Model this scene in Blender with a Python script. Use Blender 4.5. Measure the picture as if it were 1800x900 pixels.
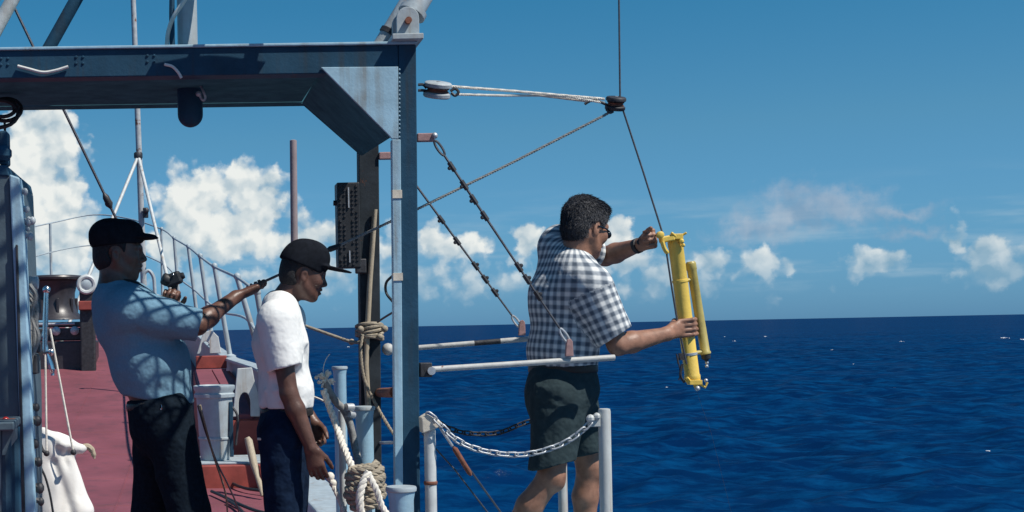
import bpy, math, random
import numpy as np
from mathutils import Vector, Matrix

for o in list(bpy.data.objects):
    bpy.data.objects.remove(o)
scene = bpy.context.scene
COL = scene.collection
random.seed(7)
R = math.radians

# ------------------------------------------------------------------ camera
F = 2500.0                    # focal length in photo pixels (1800 wide)
PPX, PPY = 350.0, 580.9       # where the ship's fore-and-aft line vanishes
ROLL = R(1.134)
CAM_Z = 1.3
cam_data = bpy.data.cameras.new('camera')
cam = bpy.data.objects.new('camera', cam_data)
COL.objects.link(cam)
scene.camera = cam
cam_data.sensor_width = 36.0
cam_data.lens = F / 1800 * 36
cam_data.shift_x = (900 - PPX) / 1800
cam_data.shift_y = (PPY - 450) / 1800
cam_data.clip_start = 0.05
cam_data.clip_end = 60000
cam.location = (0, 0, CAM_Z)
_cx = Vector((math.cos(ROLL), 0, -math.sin(ROLL)))
_cy = Vector((math.sin(ROLL), 0, math.cos(ROLL)))
_cz = Vector((0, -1, 0))
cam.rotation_euler = Matrix((_cx, _cy, _cz)).transposed().to_euler()

# ------------------------------------------------------------------ sun, sky, exposure
SUN_EL, SUN_AZ = R(54), R(56)          # azimuth from behind the camera towards starboard
SUN = Vector((math.cos(SUN_EL) * math.sin(SUN_AZ), -math.cos(SUN_EL) * math.cos(SUN_AZ), math.sin(SUN_EL)))
sd = bpy.data.lights.new('sun', 'SUN')
sd.energy = 5.0
sd.angle = R(0.53)
sd.color = (1.0, 0.95, 0.87)
sun = bpy.data.objects.new('sun', sd)
COL.objects.link(sun)
sun.rotation_euler = SUN.to_track_quat('Z', 'Y').to_euler()
sun.location = (20, -20, 40)
scene.view_settings.view_transform = 'Standard'
scene.view_settings.look = 'None'
scene.view_settings.exposure = 0.0
scene.view_settings.gamma = 1.0
scene.view_settings.use_curve_mapping = False

def P(px, py, Y):
    """photo pixel -> world point on the plane at depth Y"""
    dx = (px - PPX) / F
    dy = (PPY - py) / F
    c, s = math.cos(ROLL), math.sin(ROLL)
    return Vector(((dx * c + dy * s) * Y, Y, CAM_Z + (-dx * s + dy * c) * Y))

# ---- the sky: Nishita air with trade-wind cumulus standing on the horizon
world = bpy.data.worlds.new('World')
scene.world = world
world.use_nodes = True
wt = world.node_tree
wt.nodes.clear()
def N(tree, kind, **kw):
    n = tree.nodes.new(kind)
    for k, v in kw.items():
        if k.startswith('i_'):
            n.inputs[int(k[2:])].default_value = v
        else:
            setattr(n, k, v)
    return n
def wmath(op, a, b=None, c=None, clamp=False):
    n = wt.nodes.new('ShaderNodeMath'); n.operation = op; n.use_clamp = clamp
    for i, v in enumerate((a, b, c)):
        if v is None: continue
        if isinstance(v, (int, float)): n.inputs[i].default_value = v
        else: wt.links.new(v, n.inputs[i])
    return n.outputs[0]
def wvec(op, a, b=None):
    n = wt.nodes.new('ShaderNodeVectorMath'); n.operation = op
    for i, v in enumerate((a, b)):
        if v is None: continue
        if isinstance(v, (tuple, list)): n.inputs[i].default_value = v
        else: wt.links.new(v, n.inputs[i])
    return n.outputs['Value'] if op in ('LENGTH', 'DOT_PRODUCT') else n.outputs[0]
def wramp(v, lo, hi, a=0.0, b=1.0, smooth=True):
    n = wt.nodes.new('ShaderNodeMapRange'); n.interpolation_type = 'SMOOTHSTEP' if smooth else 'LINEAR'
    wt.links.new(v, n.inputs[0])
    for i, x in zip((1, 2, 3, 4), (lo, hi, a, b)): n.inputs[i].default_value = x
    return n.outputs[0]
def wmix(f, a, b, blend='MIX'):
    n = wt.nodes.new('ShaderNodeMix'); n.data_type = 'RGBA'; n.blend_type = blend
    for i, v in ((0, f), (6, a), (7, b)):
        if isinstance(v, (int, float)): n.inputs[i].default_value = v
        elif isinstance(v, tuple): n.inputs[i].default_value = v
        else: wt.links.new(v, n.inputs[i])
    return n.outputs[2]
def wnoise(vec, scale, detail=6, rough=0.55, col=False):
    n = wt.nodes.new('ShaderNodeTexNoise'); n.inputs['Scale'].default_value = scale
    n.inputs['Detail'].default_value = detail; n.inputs['Roughness'].default_value = rough
    wt.links.new(vec, n.inputs['Vector'])
    return n.outputs['Color'] if col else n.outputs[0]

sky = N(wt, 'ShaderNodeTexSky', sky_type='NISHITA', sun_disc=False)
sky.sun_elevation = SUN_EL
sky.sun_rotation = math.atan2(SUN.x, SUN.y)
sky.altitude = 0; sky.air_density = 1.0; sky.dust_density = 0.35; sky.ozone_density = 2.0

tc = wt.nodes.new('ShaderNodeTexCoord')
dirv = tc.outputs['Generated']
sep = wt.nodes.new('ShaderNodeSeparateXYZ'); wt.links.new(dirv, sep.inputs[0])
az = wmath('ARCTAN2', sep.outputs[0], sep.outputs[1])
el = wmath('ARCSINE', sep.outputs[2])
cmb = wt.nodes.new('ShaderNodeCombineXYZ'); wt.links.new(az, cmb.inputs[0]); wt.links.new(el, cmb.inputs[1])
p0 = cmb.outputs[0]
# slide-film rendering of the blue air, deeper with height
tr = wt.nodes.new('ShaderNodeValToRGB'); wt.links.new(el, tr.inputs[0])
TINTS = [(0.0, (.24, .62, 1.36)), (.06, (.31, .69, 1.12)), (.13, (.33, .73, .96)), (.22, (.21, .73, .94)), (1.0, (.20, .70, .95))]
while len(tr.color_ramp.elements) < len(TINTS): tr.color_ramp.elements.new(.5)
for e_, (p_, c_) in zip(tr.color_ramp.elements, TINTS): e_.position = p_; e_.color = (*c_, 1)
skyc = wmix(1.0, sky.outputs[0], tr.outputs[0], 'MULTIPLY')
# billowing: warp the coordinates at two scales
w1 = wvec('SCALE', wvec('SUBTRACT', wnoise(p0, 34, 3, 0.5, True), (0.5, 0.5, 0.5)))
w1.node.inputs[3].default_value = 0.030
w2 = wvec('SCALE', wvec('SUBTRACT', wnoise(p0, 110, 4, 0.6, True), (0.5, 0.5, 0.5)))
w2.node.inputs[3].default_value = 0.012
pw = wvec('ADD', wvec('ADD', p0, w1), w2)
# puffs (photo pixel centre, radii, strength)
PUFFS = [(75, 250, 72, 62, 1), (50, 330, 90, 90, 1), (118, 335, 40, 50, .9), (105, 410, 75, 70, 1), (40, 440, 110, 70, .9), (150, 440, 60, 50, .8),
         (315, 335, 55, 50, 1), (350, 370, 90, 70, 1), (435, 325, 62, 52, 1.05), (460, 360, 50, 55, 1), (400, 410, 120, 60, 1), (500, 430, 90, 50, .8),
         (300, 420, 80, 60, .8), (590, 420, 70, 45, .55), (690, 430, 60, 45, .6), (800, 428, 75, 34, .7), (765, 410, 34, 26, .7), (925, 428, 33, 36, .95), (905, 450, 30, 20, .6),
         (1080, 415, 34, 34, .85), (1110, 455, 60, 30, .8), (1240, 462, 48, 36, .85), (1180, 480, 60, 26, .6), (1345, 465, 34, 34, .8), (1385, 470, 28, 20, .5), (1310, 480, 60, 22, .5),
         (1530, 476, 42, 26, .75), (1560, 470, 22, 22, .5), (1405, 382, 95, 34, .28), (1480, 364, 60, 36, .29), (1340, 396, 80, 26, .26), (1400, 350, 60, 26, .18), (1580, 372, 60, 10, .2), (1600, 405, 60, 12, .2), (380, 490, 170, 42, .42), (560, 485, 130, 44, .40), (760, 490, 200, 40, .36), (960, 485, 120, 40, .34), (120, 480, 140, 50, .5), (1200, 505, 160, 28, .30), (660, 440, 90, 45, .45), (1690, 420, 26, 34, .8), (1740, 440, 48, 44, .95), (1775, 482, 45, 26, .7), (1715, 470, 30, 30, .5)]
dens = None; bank = None
for (cx, cy, rx, ry, st) in PUFFS:
    v = P(cx, cy, 1) - Vector((0, 0, CAM_Z)); v.normalize()
    a_, e_ = math.atan2(v.x, v.y), math.asin(v.z)
    n = wt.nodes.new('ShaderNodeVectorMath'); n.operation = 'SUBTRACT'
    wt.links.new(pw, n.inputs[0]); n.inputs[1].default_value = (a_, e_, 0)
    m = wvec('MULTIPLY', n.outputs[0], (F / rx / 1.12, F / ry / 1.12, 0))
    b = wmath('MULTIPLY_ADD', wvec('LENGTH', m), -st, st)
    if st < .3:
        bank = b if bank is None else wmath('MAXIMUM', bank, b); continue
    dens = b if dens is None else wmath('SMOOTH_MAX', dens, b, 0.12)
# beyond the frame the same belt of cumulus goes on all round the horizon
lown = wnoise(wvec('MULTIPLY', pw, (1, 1.6, 1)), 7.0, 3, 0.5)
belt = wmath('MULTIPLY', wramp(el, 0.015, 0.05), wramp(el, 0.22, 0.08))
outside = wmath('MAXIMUM', wramp(az, 0.56, 0.66), wramp(az, -0.16, -0.24))
gen = wmath('MULTIPLY', wmath('MULTIPLY', wramp(lown, 0.44, 0.66, 0, 1.75, False), belt), outside)
gen = wmath('SUBTRACT', gen, 0.75)
dens = wmath('MAXIMUM', dens, gen)
fine = wnoise(p0, 70, 8, 0.62)
def wvor(vec, scale):
    n = wt.nodes.new('ShaderNodeTexVoronoi'); n.voronoi_dimensions = '2D'; n.feature = 'SMOOTH_F1'
    n.inputs['Scale'].default_value = scale; n.inputs['Smoothness'].default_value = 0.35
    wt.links.new(vec, n.inputs['Vector']); return n.outputs['Distance']
pb = wvec('ADD', p0, wvec('MULTIPLY', w2, (0.9, 0.9, 0)))
def billow(vec):
    s_ = wmath('MULTIPLY', wmath('SUBTRACT', 0.45, wvor(vec, 38)), 0.55)
    s_ = wmath('MULTIPLY_ADD', wmath('SUBTRACT', 0.45, wvor(vec, 84)), 0.36, s_)
    return wmath('MULTIPLY_ADD', wmath('SUBTRACT', 0.45, wvor(vec, 185)), 0.13, s_)
bl = billow(pb)
bl_s = billow(wvec('ADD', pb, (0.0050, 0.0062, 0)))
edge = wmath('ADD', dens, wmath('ADD', bl, wmath('MULTIPLY', wmath('SUBTRACT', fine, 0.5), 0.30)))
alpha = wramp(edge, 0.08, 0.50)
alpha = wmath('MULTIPLY', alpha, wramp(el, 0.004, 0.055, 0.12, 1.0, False))
lit = wmath('MULTIPLY_ADD', wmath('SUBTRACT', bl, bl_s), 1.35, 0.66)
broad = wnoise(p0, 19, 3, 0.5)
broad_s = wnoise(wvec('ADD', p0, (0.014, 0.022, 0)), 19, 3, 0.5)
lit = wmath('ADD', lit, wmath('MULTIPLY', wmath('SUBTRACT', broad, broad_s), 1.5))
lit = wmath('ADD', lit, wramp(el, 0.02, 0.11, -0.30, 0.20, False), clamp=True)
CLOUD_DARK = (3.2, 5.0, 6.3, 1); CLOUD_LIT = (9.9, 10.2, 9.9, 1)
cloudc = wmix(lit, CLOUD_DARK, CLOUD_LIT)
# thin grey-blue streaks of far stratocumulus just above the horizon
streak = wnoise(wvec('MULTIPLY', p0, (9, 60, 1)), 1.0, 5, 0.55)
sa = wmath('MULTIPLY', wramp(streak, 0.48, 0.72, 0, 0.40), wmath('MULTIPLY', wramp(el, 0.012, 0.03), wramp(el, 0.10, 0.05)))
skyc2 = wmix(sa, skyc, (5.2, 6.8, 7.9, 1))
ba = wramp(wmath('MULTIPLY_ADD', wmath('SUBTRACT', fine, 0.5), 0.42, bank), -0.06, 0.26, 0.0, 0.55)
skyc2 = wmix(ba, skyc2, wmix(lit, (3.0, 4.1, 5.6, 1), (6.3, 6.6, 7.3, 1)))
final = wmix(alpha, skyc2, cloudc)
bg = wt.nodes.new('ShaderNodeBackground'); bg.inputs[1].default_value = 0.085
wt.links.new(final, bg.inputs[0])
wo = wt.nodes.new('ShaderNodeOutputWorld'); wt.links.new(bg.outputs[0], wo.inputs[0])

# ------------------------------------------------------------------ materials
def new_mat(name):
    m = bpy.data.materials.new(name); m.use_nodes = True
    nt = m.node_tree; nt.nodes.clear()
    out = nt.nodes.new('ShaderNodeOutputMaterial'); b = nt.nodes.new('ShaderNodeBsdfPrincipled')
    nt.links.new(b.outputs[0], out.inputs[0])
    return m, nt, b
def n_noise(nt, scale, detail=4, rough=0.55, vec=None, kind='Object', stretch=None):
    t = nt.nodes.new('ShaderNodeTexCoord')
    src = vec or t.outputs[kind]
    if stretch:
        mp = nt.nodes.new('ShaderNodeMapping'); mp.inputs['Scale'].default_value = stretch
        nt.links.new(src, mp.inputs[0]); src = mp.outputs[0]
    n = nt.nodes.new('ShaderNodeTexNoise'); n.inputs['Scale'].default_value = scale
    n.inputs['Detail'].default_value = detail; n.inputs['Roughness'].default_value = rough
    nt.links.new(src, n.inputs['Vector'])
    return n.outputs[0]
def n_ramp(nt, v, stops):
    r = nt.nodes.new('ShaderNodeValToRGB')
    while len(r.color_ramp.elements) < len(stops): r.color_ramp.elements.new(0.5)
    for e, (p, c) in zip(r.color_ramp.elements, stops):
        e.position = p; e.color = (c[0], c[1], c[2], 1) if not isinstance(c, (int, float)) else (c, c, c, 1)
    nt.links.new(v, r.inputs[0])
    return r.outputs[0]
def n_mix(nt, f, a, b, blend='MIX'):
    n = nt.nodes.new('ShaderNodeMix'); n.data_type = 'RGBA'; n.blend_type = blend
    for i, v in ((0, f), (6, a), (7, b)):
        if isinstance(v, (int, float)): n.inputs[i].default_value = v
        elif isinstance(v, tuple): n.inputs[i].default_value = (v[0], v[1], v[2], 1)
        else: nt.links.new(v, n.inputs[i])
    return n.outputs[2]
def n_bump(nt, b, h, strength, dist):
    n = nt.nodes.new('ShaderNodeBump'); n.inputs['Strength'].default_value = strength
    n.inputs['Distance'].default_value = dist
    nt.links.new(h, n.inputs['Height']); nt.links.new(n.outputs[0], b.inputs['Normal'])
M = {}
def simple(name, col, rough=0.6, var=0.25, scale=18, bump=0.15, bscale=90, metallic=0.0, spec=0.5, rust=None, rscale=9, stain=None, dist=0.004, stretch=None, sheen=0, bdet=5, streak=None):
    m, nt, b = new_mat(name)
    n1 = n_noise(nt, scale, 6, 0.6, stretch=stretch)
    lo = tuple(c * (1 - var) for c in col); hi = tuple(min(1, c * (1 + var)) for c in col)
    c = n_ramp(nt, n1, [(0.3, lo), (0.7, hi)])
    if stain:
        n3 = n_noise(nt, 5.0, 7, 0.65, stretch=(1.0, 1.0, 0.25))
        c = n_mix(nt, n_ramp(nt, n3, [(0.52, 0.0), (0.74, 0.75)]), c, stain)
    if streak:
        n4 = n_noise(nt, 22.0, 3, 0.5, stretch=(1.0, 1.0, 0.05)); n5 = n_noise(nt, 2.3, 4, 0.6)
        fs = nt.nodes.new('ShaderNodeMath'); fs.operation = 'MULTIPLY'
        nt.links.new(n_ramp(nt, n4, [(0.52, 0.0), (0.66, 0.75)]), fs.inputs[0]); nt.links.new(n_ramp(nt, n5, [(0.42, 0.0), (0.62, 1.0)]), fs.inputs[1])
        c = n_mix(nt, fs.outputs[0], c, streak)
    if rust:
        n2 = n_noise(nt, rscale, 8, 0.72)
        f = n_ramp(nt, n2, [(rust, 0.0), (min(1, rust + 0.05), 1.0)])
        rc = n_ramp(nt, n_noise(nt, 60, 4), [(0.3, (0.10, 0.035, 0.018)), (0.7, (0.26, 0.10, 0.05))])
        c = n_mix(nt, f, c, rc)
    nt.links.new(c, b.inputs['Base Color'])
    b.inputs['Roughness'].default_value = rough
    b.inputs['Metallic'].default_value = metallic
    b.inputs['Specular IOR Level'].default_value = spec
    if sheen: b.inputs['Sheen Weight'].default_value = sheen
    n_bump(nt, b, n_noise(nt, bscale, bdet, 0.6), bump, dist)
    M[name] = m
    return m
simple('grey_paint', (0.31, 0.49, 0.60), 0.55, 0.16, 9, 0.3, 60, rust=0.655, rscale=12, stain=(0.24, 0.31, 0.34), streak=(0.20, 0.18, 0.15))
simple('slate_and_shade', (0.022, 0.066, 0.112), 0.55, 0.22, 7, 0.35, 60, rust=0.665, rscale=12, stain=(0.026, 0.060, 0.094), spec=0.12, streak=(0.045, 0.048, 0.050))  # slate tone; on the gantry rim it is shade put into grey steel
simple('soffit_shade', (0.062, 0.165, 0.200), 0.6, 0.2, 10, 0.2, 60, rust=0.72, stain=(0.042, 0.110, 0.135), spec=0.0)  # grey gantry steel, shade of undersides and far frame put into the colour
simple('white_paint', (0.54, 0.56, 0.55), 0.5, 0.12, 14, 0.25, 50, rust=0.67, stain=(0.40, 0.41, 0.39), streak=(0.32, 0.24, 0.17))
simple('pale_paint', (0.38, 0.44, 0.47), 0.5, 0.14, 12, 0.25, 50, rust=0.67, stain=(0.30, 0.33, 0.33), streak=(0.26, 0.20, 0.15))
simple('bar_paint', (0.47, 0.47, 0.45), 0.55, 0.14, 25, 0.3, 70, rust=0.64, rscale=22)
simple('deck_red', (0.200, 0.056, 0.074), 0.7, 0.24, 1.6, 0.4, 45, stain=(0.095, 0.040, 0.052), dist=0.003)
simple('coaming_red', (0.30, 0.060, 0.045), 0.6, 0.25, 8, 0.25, 45, rust=0.70)
simple('rust', (0.20, 0.075, 0.045), 0.85, 0.45, 30, 0.5, 80)
simple('pink_primer', (0.34, 0.20, 0.19), 0.7, 0.2, 30, 0.3, 80)
simple('rope_tan', (0.33, 0.28, 0.21), 0.9, 0.3, 60, 0.6, 260, dist=0.003)
simple('rope_white', (0.72, 0.68, 0.60), 0.9, 0.2, 60, 0.5, 260, dist=0.003)
simple('rope_grey', (0.26, 0.26, 0.25), 0.9, 0.3, 60, 0.6, 260, dist=0.003)
simple('wire', (0.10, 0.105, 0.12), 0.5, 0.3, 90, 0.4, 500, metallic=0.6)
simple('galvanised', (0.48, 0.50, 0.52), 0.5, 0.2, 40, 0.2, 200, metallic=0.55)
simple('dark_iron', (0.045, 0.045, 0.05), 0.55, 0.4, 30, 0.3, 120, metallic=0.3)
simple('black_rubber', (0.018, 0.020, 0.024), 0.55, 0.3, 30, 0.2, 120)
simple('chrome', (0.7, 0.7, 0.7), 0.22, 0.1, 30, 0.05, 120, metallic=1.0)
simple('block_grey', (0.36, 0.40, 0.42), 0.5, 0.2, 30, 0.3, 90)
simple('wood_pale', (0.40, 0.33, 0.235), 0.65, 0.2, 20, 0.3, 100, stretch=(6, 6, 0.6))
simple('cable_white', (0.66, 0.66, 0.62), 0.5, 0.12, 30, 0.1, 90)
simple('tape_cream', (0.62, 0.56, 0.46), 0.7, 0.15, 40, 0.2, 90)
simple('sampler_yellow', (0.80, 0.55, 0.10), 0.45, 0.10, 14, 0.25, 60, stain=(0.62, 0.41, 0.08), rust=0.73, rscale=26)
simple('case_brass', (0.42, 0.34, 0.10), 0.42, 0.2, 18, 0.15, 60)
simple('canvas_white', (0.74, 0.72, 0.68), 0.9, 0.12, 9, 0.35, 300, stain=(0.55, 0.51, 0.45), dist=0.002)
simple('skin_tan', (0.29, 0.145, 0.092), 0.5, 0.30, 22, 0.4, 150, dist=0.002)
simple('skin_brown', (0.125, 0.060, 0.042), 0.42, 0.30, 22, 0.4, 150, dist=0.002)
simple('skin_dark', (0.115, 0.055, 0.038), 0.42, 0.30, 22, 0.4, 150, dist=0.002)
simple('hair_black', (0.007, 0.007, 0.010), 0.7, 0.4, 120, 0.9, 220, dist=0.006)
simple('hair_grey', (0.020, 0.021, 0.027), 0.6, 0.6, 60, 0.6, 170, dist=0.006)
simple('hair_strand', (0.040, 0.041, 0.048), 0.6, 0.95, 90, 0.0, 170, spec=0.3)
simple('cap_black', (0.011, 0.013, 0.018), 0.9, 0.3, 40, 0.4, 300, dist=0.002, spec=0.05)
simple('cotton_white', (0.76, 0.76, 0.74), 0.9, 0.05, 14, 0.6, 17, dist=0.012, spec=0.1, bdet=2)
simple('chambray', (0.145, 0.265, 0.355), 0.9, 0.10, 120, 0.7, 17, dist=0.014, spec=0.1, bdet=2)
simple('trouser_navy', (0.008, 0.014, 0.022), 0.9, 0.3, 60, 0.7, 17, dist=0.014, spec=0.06, bdet=2)
simple('denim', (0.008, 0.018, 0.042), 0.9, 0.45, 14, 0.7, 17, dist=0.014, spec=0.08, bdet=2)
simple('short_green', (0.032, 0.050, 0.056), 0.88, 0.18, 30, 0.7, 17, dist=0.014, spec=0.1, bdet=2)
simple('leather', (0.02, 0.016, 0.014), 0.5, 0.3, 40, 0.2, 200)
simple('glass_black', (0.006, 0.008, 0.010), 0.08, 0.1, 10, 0.0, 10)
simple('eye_white', (0.62, 0.58, 0.54), 0.25, 0.03, 10, 0.0, 10)
simple('foam', (0.85, 0.87, 0.88), 0.8, 0.05, 10, 0.2, 30)
simple('windlass_paint', (0.040, 0.036, 0.042), 0.38, 0.3, 14, 0.2, 60, rust=0.74)
simple('hull_grey', (0.30, 0.34, 0.36), 0.5, 0.1, 3, 0.1, 20, rust=0.74, stain=(0.22, 0.2, 0.18))
simple('post_shade', (0.036, 0.044, 0.052), 0.6, 0.3, 8, 0.3, 60, rust=0.66, stain=(0.028, 0.030, 0.034), spec=0.1)  # far gantry post: grey steel with its shade mixed into the colour
simple('cabinet_with_shade', (0.070, 0.105, 0.130), 0.55, 0.2, 8, 0.3, 60, rust=0.70, stain=(0.06, 0.09, 0.11))  # grey cabinet steel, darkened so the colour carries its shade
simple('red_lens', (0.35, 0.02, 0.015), 0.15, 0.1, 10, 0.0, 10)

def plaid():
    m, nt, b = new_mat('gingham')
    at = nt.nodes.new('ShaderNodeAttribute'); at.attribute_name = 'weave'
    sp = nt.nodes.new('ShaderNodeSeparateXYZ'); nt.links.new(at.outputs['Vector'], sp.inputs[0])
    st = []
    for i in (0, 1):
        w = nt.nodes.new('ShaderNodeMath'); w.operation = 'SINE'
        k = nt.nodes.new('ShaderNodeMath'); k.operation = 'MULTIPLY'; k.inputs[1].default_value = 2 * math.pi / 0.038
        nt.links.new(sp.outputs[i], k.inputs[0]); nt.links.new(k.outputs[0], w.inputs[0])
        mr = nt.nodes.new('ShaderNodeMapRange'); mr.interpolation_type = 'SMOOTHSTEP'
        nt.links.new(w.outputs[0], mr.inputs[0])
        mr.inputs[1].default_value = -0.75; mr.inputs[2].default_value = 0.75
        st.append(mr.outputs[0])
    ad = nt.nodes.new('ShaderNodeMath'); ad.operation = 'MULTIPLY_ADD'; ad.inputs[1].default_value = 0.5
    hb = nt.nodes.new('ShaderNodeMath'); hb.operation = 'MULTIPLY'; hb.inputs[1].default_value = 0.5
    nt.links.new(st[1], hb.inputs[0]); nt.links.new(st[0], ad.inputs[0]); nt.links.new(hb.outputs[0], ad.inputs[2])
    c = n_ramp(nt, ad.outputs[0], [(0.0, (0.76, 0.76, 0.73)), (0.5, (0.33, 0.36, 0.39)), (1.0, (0.085, 0.110, 0.145))])
    nt.links.new(c, b.inputs['Base Color']); b.inputs['Roughness'].default_value = 0.9
    n_bump(nt, b, n_noise(nt, 17, 2), 0.7, 0.014)
    M['gingham'] = m
plaid()

def sea_mat():
    m, nt, b = new_mat('sea_water')
    n1 = n_noise(nt, 0.05, 5, 0.6, stretch=(0.5, 1, 1))
    n2 = n_noise(nt, 1.7, 7, 0.7, stretch=(0.4, 1, 1))
    c = n_ramp(nt, n1, [(0.3, (0.0002, 0.0110, 0.052)), (0.72, (0.0003, 0.0215, 0.086))])
    c = n_mix(nt, n_ramp(nt, n2, [(0.45, 0.0), (0.64, 0.95)]), c, (0.0009, 0.046, 0.142))
    nt.nodes.remove(b)
    dif = nt.nodes.new('ShaderNodeBsdfDiffuse'); glo = nt.nodes.new('ShaderNodeBsdfGlossy'); mx = nt.nodes.new('ShaderNodeMixShader')
    nt.links.new(c, dif.inputs[0]); glo.inputs['Roughness'].default_value = 0.12
    bp = nt.nodes.new('ShaderNodeBump'); bp.inputs['Strength'].default_value = 0.45; bp.inputs['Distance'].default_value = 0.09
    nt.links.new(n_noise(nt, 3.0, 7, 0.7, stretch=(0.45, 1, 1)), bp.inputs['Height'])
    fr = nt.nodes.new('ShaderNodeFresnel'); fr.inputs[0].default_value = 1.33
    cp = nt.nodes.new('ShaderNodeMath'); cp.operation = 'MINIMUM'; cp.inputs[1].default_value = 0.06      # wind-roughened: crests hide the grazing mirror
    nt.links.new(fr.outputs[0], cp.inputs[0]); nt.links.new(cp.outputs[0], mx.inputs[0])
    for n_ in (dif, glo, fr): nt.links.new(bp.outputs[0], n_.inputs['Normal'])
    nt.links.new(dif.outputs[0], mx.inputs[1]); nt.links.new(glo.outputs[0], mx.inputs[2])
    nt.links.new(mx.outputs[0], [n_ for n_ in nt.nodes if n_.type == 'OUTPUT_MATERIAL'][0].inputs[0])
    M['sea_water'] = m
sea_mat()

# ------------------------------------------------------------------ mesh helpers
class MB:
    def __init__(s): s.v = []; s.f = []
    def add(s, vs, fs):
        o = len(s.v); s.v += [tuple(v) for v in vs]; s.f += [tuple(i + o for i in f) for f in fs]; return s
    def box(s, c, size, ax=None):
        c = Vector(c); h = [x / 2 for x in size]
        ax = ax or (Vector((1, 0, 0)), Vector((0, 1, 0)), Vector((0, 0, 1)))
        vs = [c + ax[0] * (h[0] * i) + ax[1] * (h[1] * j) + ax[2] * (h[2] * k) for i in (-1, 1) for j in (-1, 1) for k in (-1, 1)]
        return s.add(vs, [(0, 1, 3, 2), (4, 6, 7, 5), (0, 4, 5, 1), (2, 3, 7, 6), (0, 2, 6, 4), (1, 5, 7, 3)])
    def prism(s, poly, d):
        """polygon (world points, in order) extruded by vector d"""
        d = Vector(d); n = len(poly); vs = [Vector(p) for p in poly] + [Vector(p) + d for p in poly]
        return s.add(vs, [tuple(range(n))[::-1], tuple(range(n, 2 * n))] + [(i, (i + 1) % n, n + (i + 1) % n, n + i) for i in range(n)])
    def tube(s, pts, r, n=10, cap=True, closed=False):
        pts = [Vector(p) for p in pts]; m = len(pts)
        rr = r if isinstance(r, (list, tuple)) else [r] * m
        T = []
        for i in range(m):
            a = pts[(i - 1) % m] if (i or closed) else pts[i]; b = pts[(i + 1) % m] if (i < m - 1 or closed) else pts[i]
            t = (b - a); T.append(t.normalized() if t.length > 1e-9 else Vector((0, 0, 1)))
        u = T[0].orthogonal().normalized(); vs = []; fs = []
        for i in range(m):
            u = (u - T[i] * u.dot(T[i])); u = u.normalized() if u.length > 1e-6 else T[i].orthogonal().normalized()
            w = T[i].cross(u)
            for k in range(n):
                a = 2 * math.pi * k / n
                vs.append(pts[i] + (u * math.cos(a) + w * math.sin(a)) * rr[i])
        for i in range(m if closed else m - 1):
            j = (i + 1) % m
            for k in range(n):
                fs.append((i * n + k, i * n + (k + 1) % n, j * n + (k + 1) % n, j * n + k))
        if cap and not closed:
            fs.append(tuple(range(n))[::-1]); fs.append(tuple((m - 1) * n + k for k in range(n)))
        return s.add(vs, fs)
    def lathe(s, base, axis, prof, n=24):
        """prof: (radius, height along axis)"""
        base = Vector(base); axis = Vector(axis).normalized(); u = axis.orthogonal().normalized(); w = axis.cross(u)
        vs = []; fs = []
        for (r, h) in prof:
            for k in range(n):
                a = 2 * math.pi * k / n
                vs.append(base + axis * h + (u * math.cos(a) + w * math.sin(a)) * max(r, 1e-4))
        for i in range(len(prof) - 1):
            for k in range(n):
                fs.append((i * n + k, i * n + (k + 1) % n, (i + 1) * n + (k + 1) % n, (i + 1) * n + k))
        fs.append(tuple(range(n))[::-1]); fs.append(tuple((len(prof) - 1) * n + k for k in range(n)))
        return s.add(vs, fs)
    def ball(s, c, r, n=10, squash=(1, 1, 1)):
        c = Vector(c); vs = []; fs = []; m = n // 2 + 1
        for i in range(m + 1):
            t = math.pi * i / m
            for k in range(n):
                a = 2 * math.pi * k / n
                vs.append(c + Vector((math.sin(t) * math.cos(a) * r * squash[0], math.sin(t) * math.sin(a) * r * squash[1], math.cos(t) * r * squash[2])))
        for i in range(m):
            for k in range(n):
                fs.append((i * n + k, (i + 1) * n + k, (i + 1) * n + (k + 1) % n, i * n + (k + 1) % n))
        return s.add(vs, fs)
    def ring(s, c, axis, R_, r, n=20, k=8):
        c = Vector(c); axis = Vector(axis).normalized(); u = axis.orthogonal().normalized(); w = axis.cross(u)
        return s.tube([c + (u * math.cos(2 * math.pi * i / n) + w * math.sin(2 * math.pi * i / n)) * R_ for i in range(n)], r, k, closed=True)
    def build(s, name, mat, parent=None, smooth=False, bevel=0, kind=None):
        me = bpy.data.meshes.new(name)
        off = Vector(parent['_o']) if parent and '_o' in parent else Vector((0, 0, 0))
        me.from_pydata([tuple(Vector(v) - off) for v in s.v], [], s.f)
        me.validate(); me.update()
        o = bpy.data.objects.new(name, me); COL.objects.link(o)
        me.materials.append(M[mat])
        if smooth:
            for p in me.polygons: p.use_smooth = True
            try: me.set_sharp_from_angle(angle=R(42))
            except Exception: pass
        if parent:
            o.parent = parent
            o['_o'] = tuple(off)
        if bevel:
            bm = o.modifiers.new('bevel', 'BEVEL'); bm.width = bevel; bm.segments = 2; bm.limit_method = 'ANGLE'; bm.angle_limit = R(50)
        if kind: o['kind'] = kind
        return o
def tag(o, label, cat, group=None):
    o['label'] = label; o['category'] = cat
    if group: o['group'] = group
    return o
def thing(name, loc, label, cat, group=None):
    o = bpy.data.objects.new(name, None); COL.objects.link(o)
    o.location = loc; o.empty_display_size = 0.1
    o['_o'] = tuple(loc)
    return tag(o, label, cat, group)
def recentre(o):
    """move a single-mesh thing's origin to its base"""
    me = o.data; n = len(me.vertices)
    co = np.empty(n * 3); me.vertices.foreach_get('co', co); co = co.reshape(-1, 3)
    c = (co.min(0) + co.max(0)) / 2; c[2] = co[:, 2].min()
    me.vertices.foreach_set('co', (co - c).ravel()); me.update(); o.location = c
    return o
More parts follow.
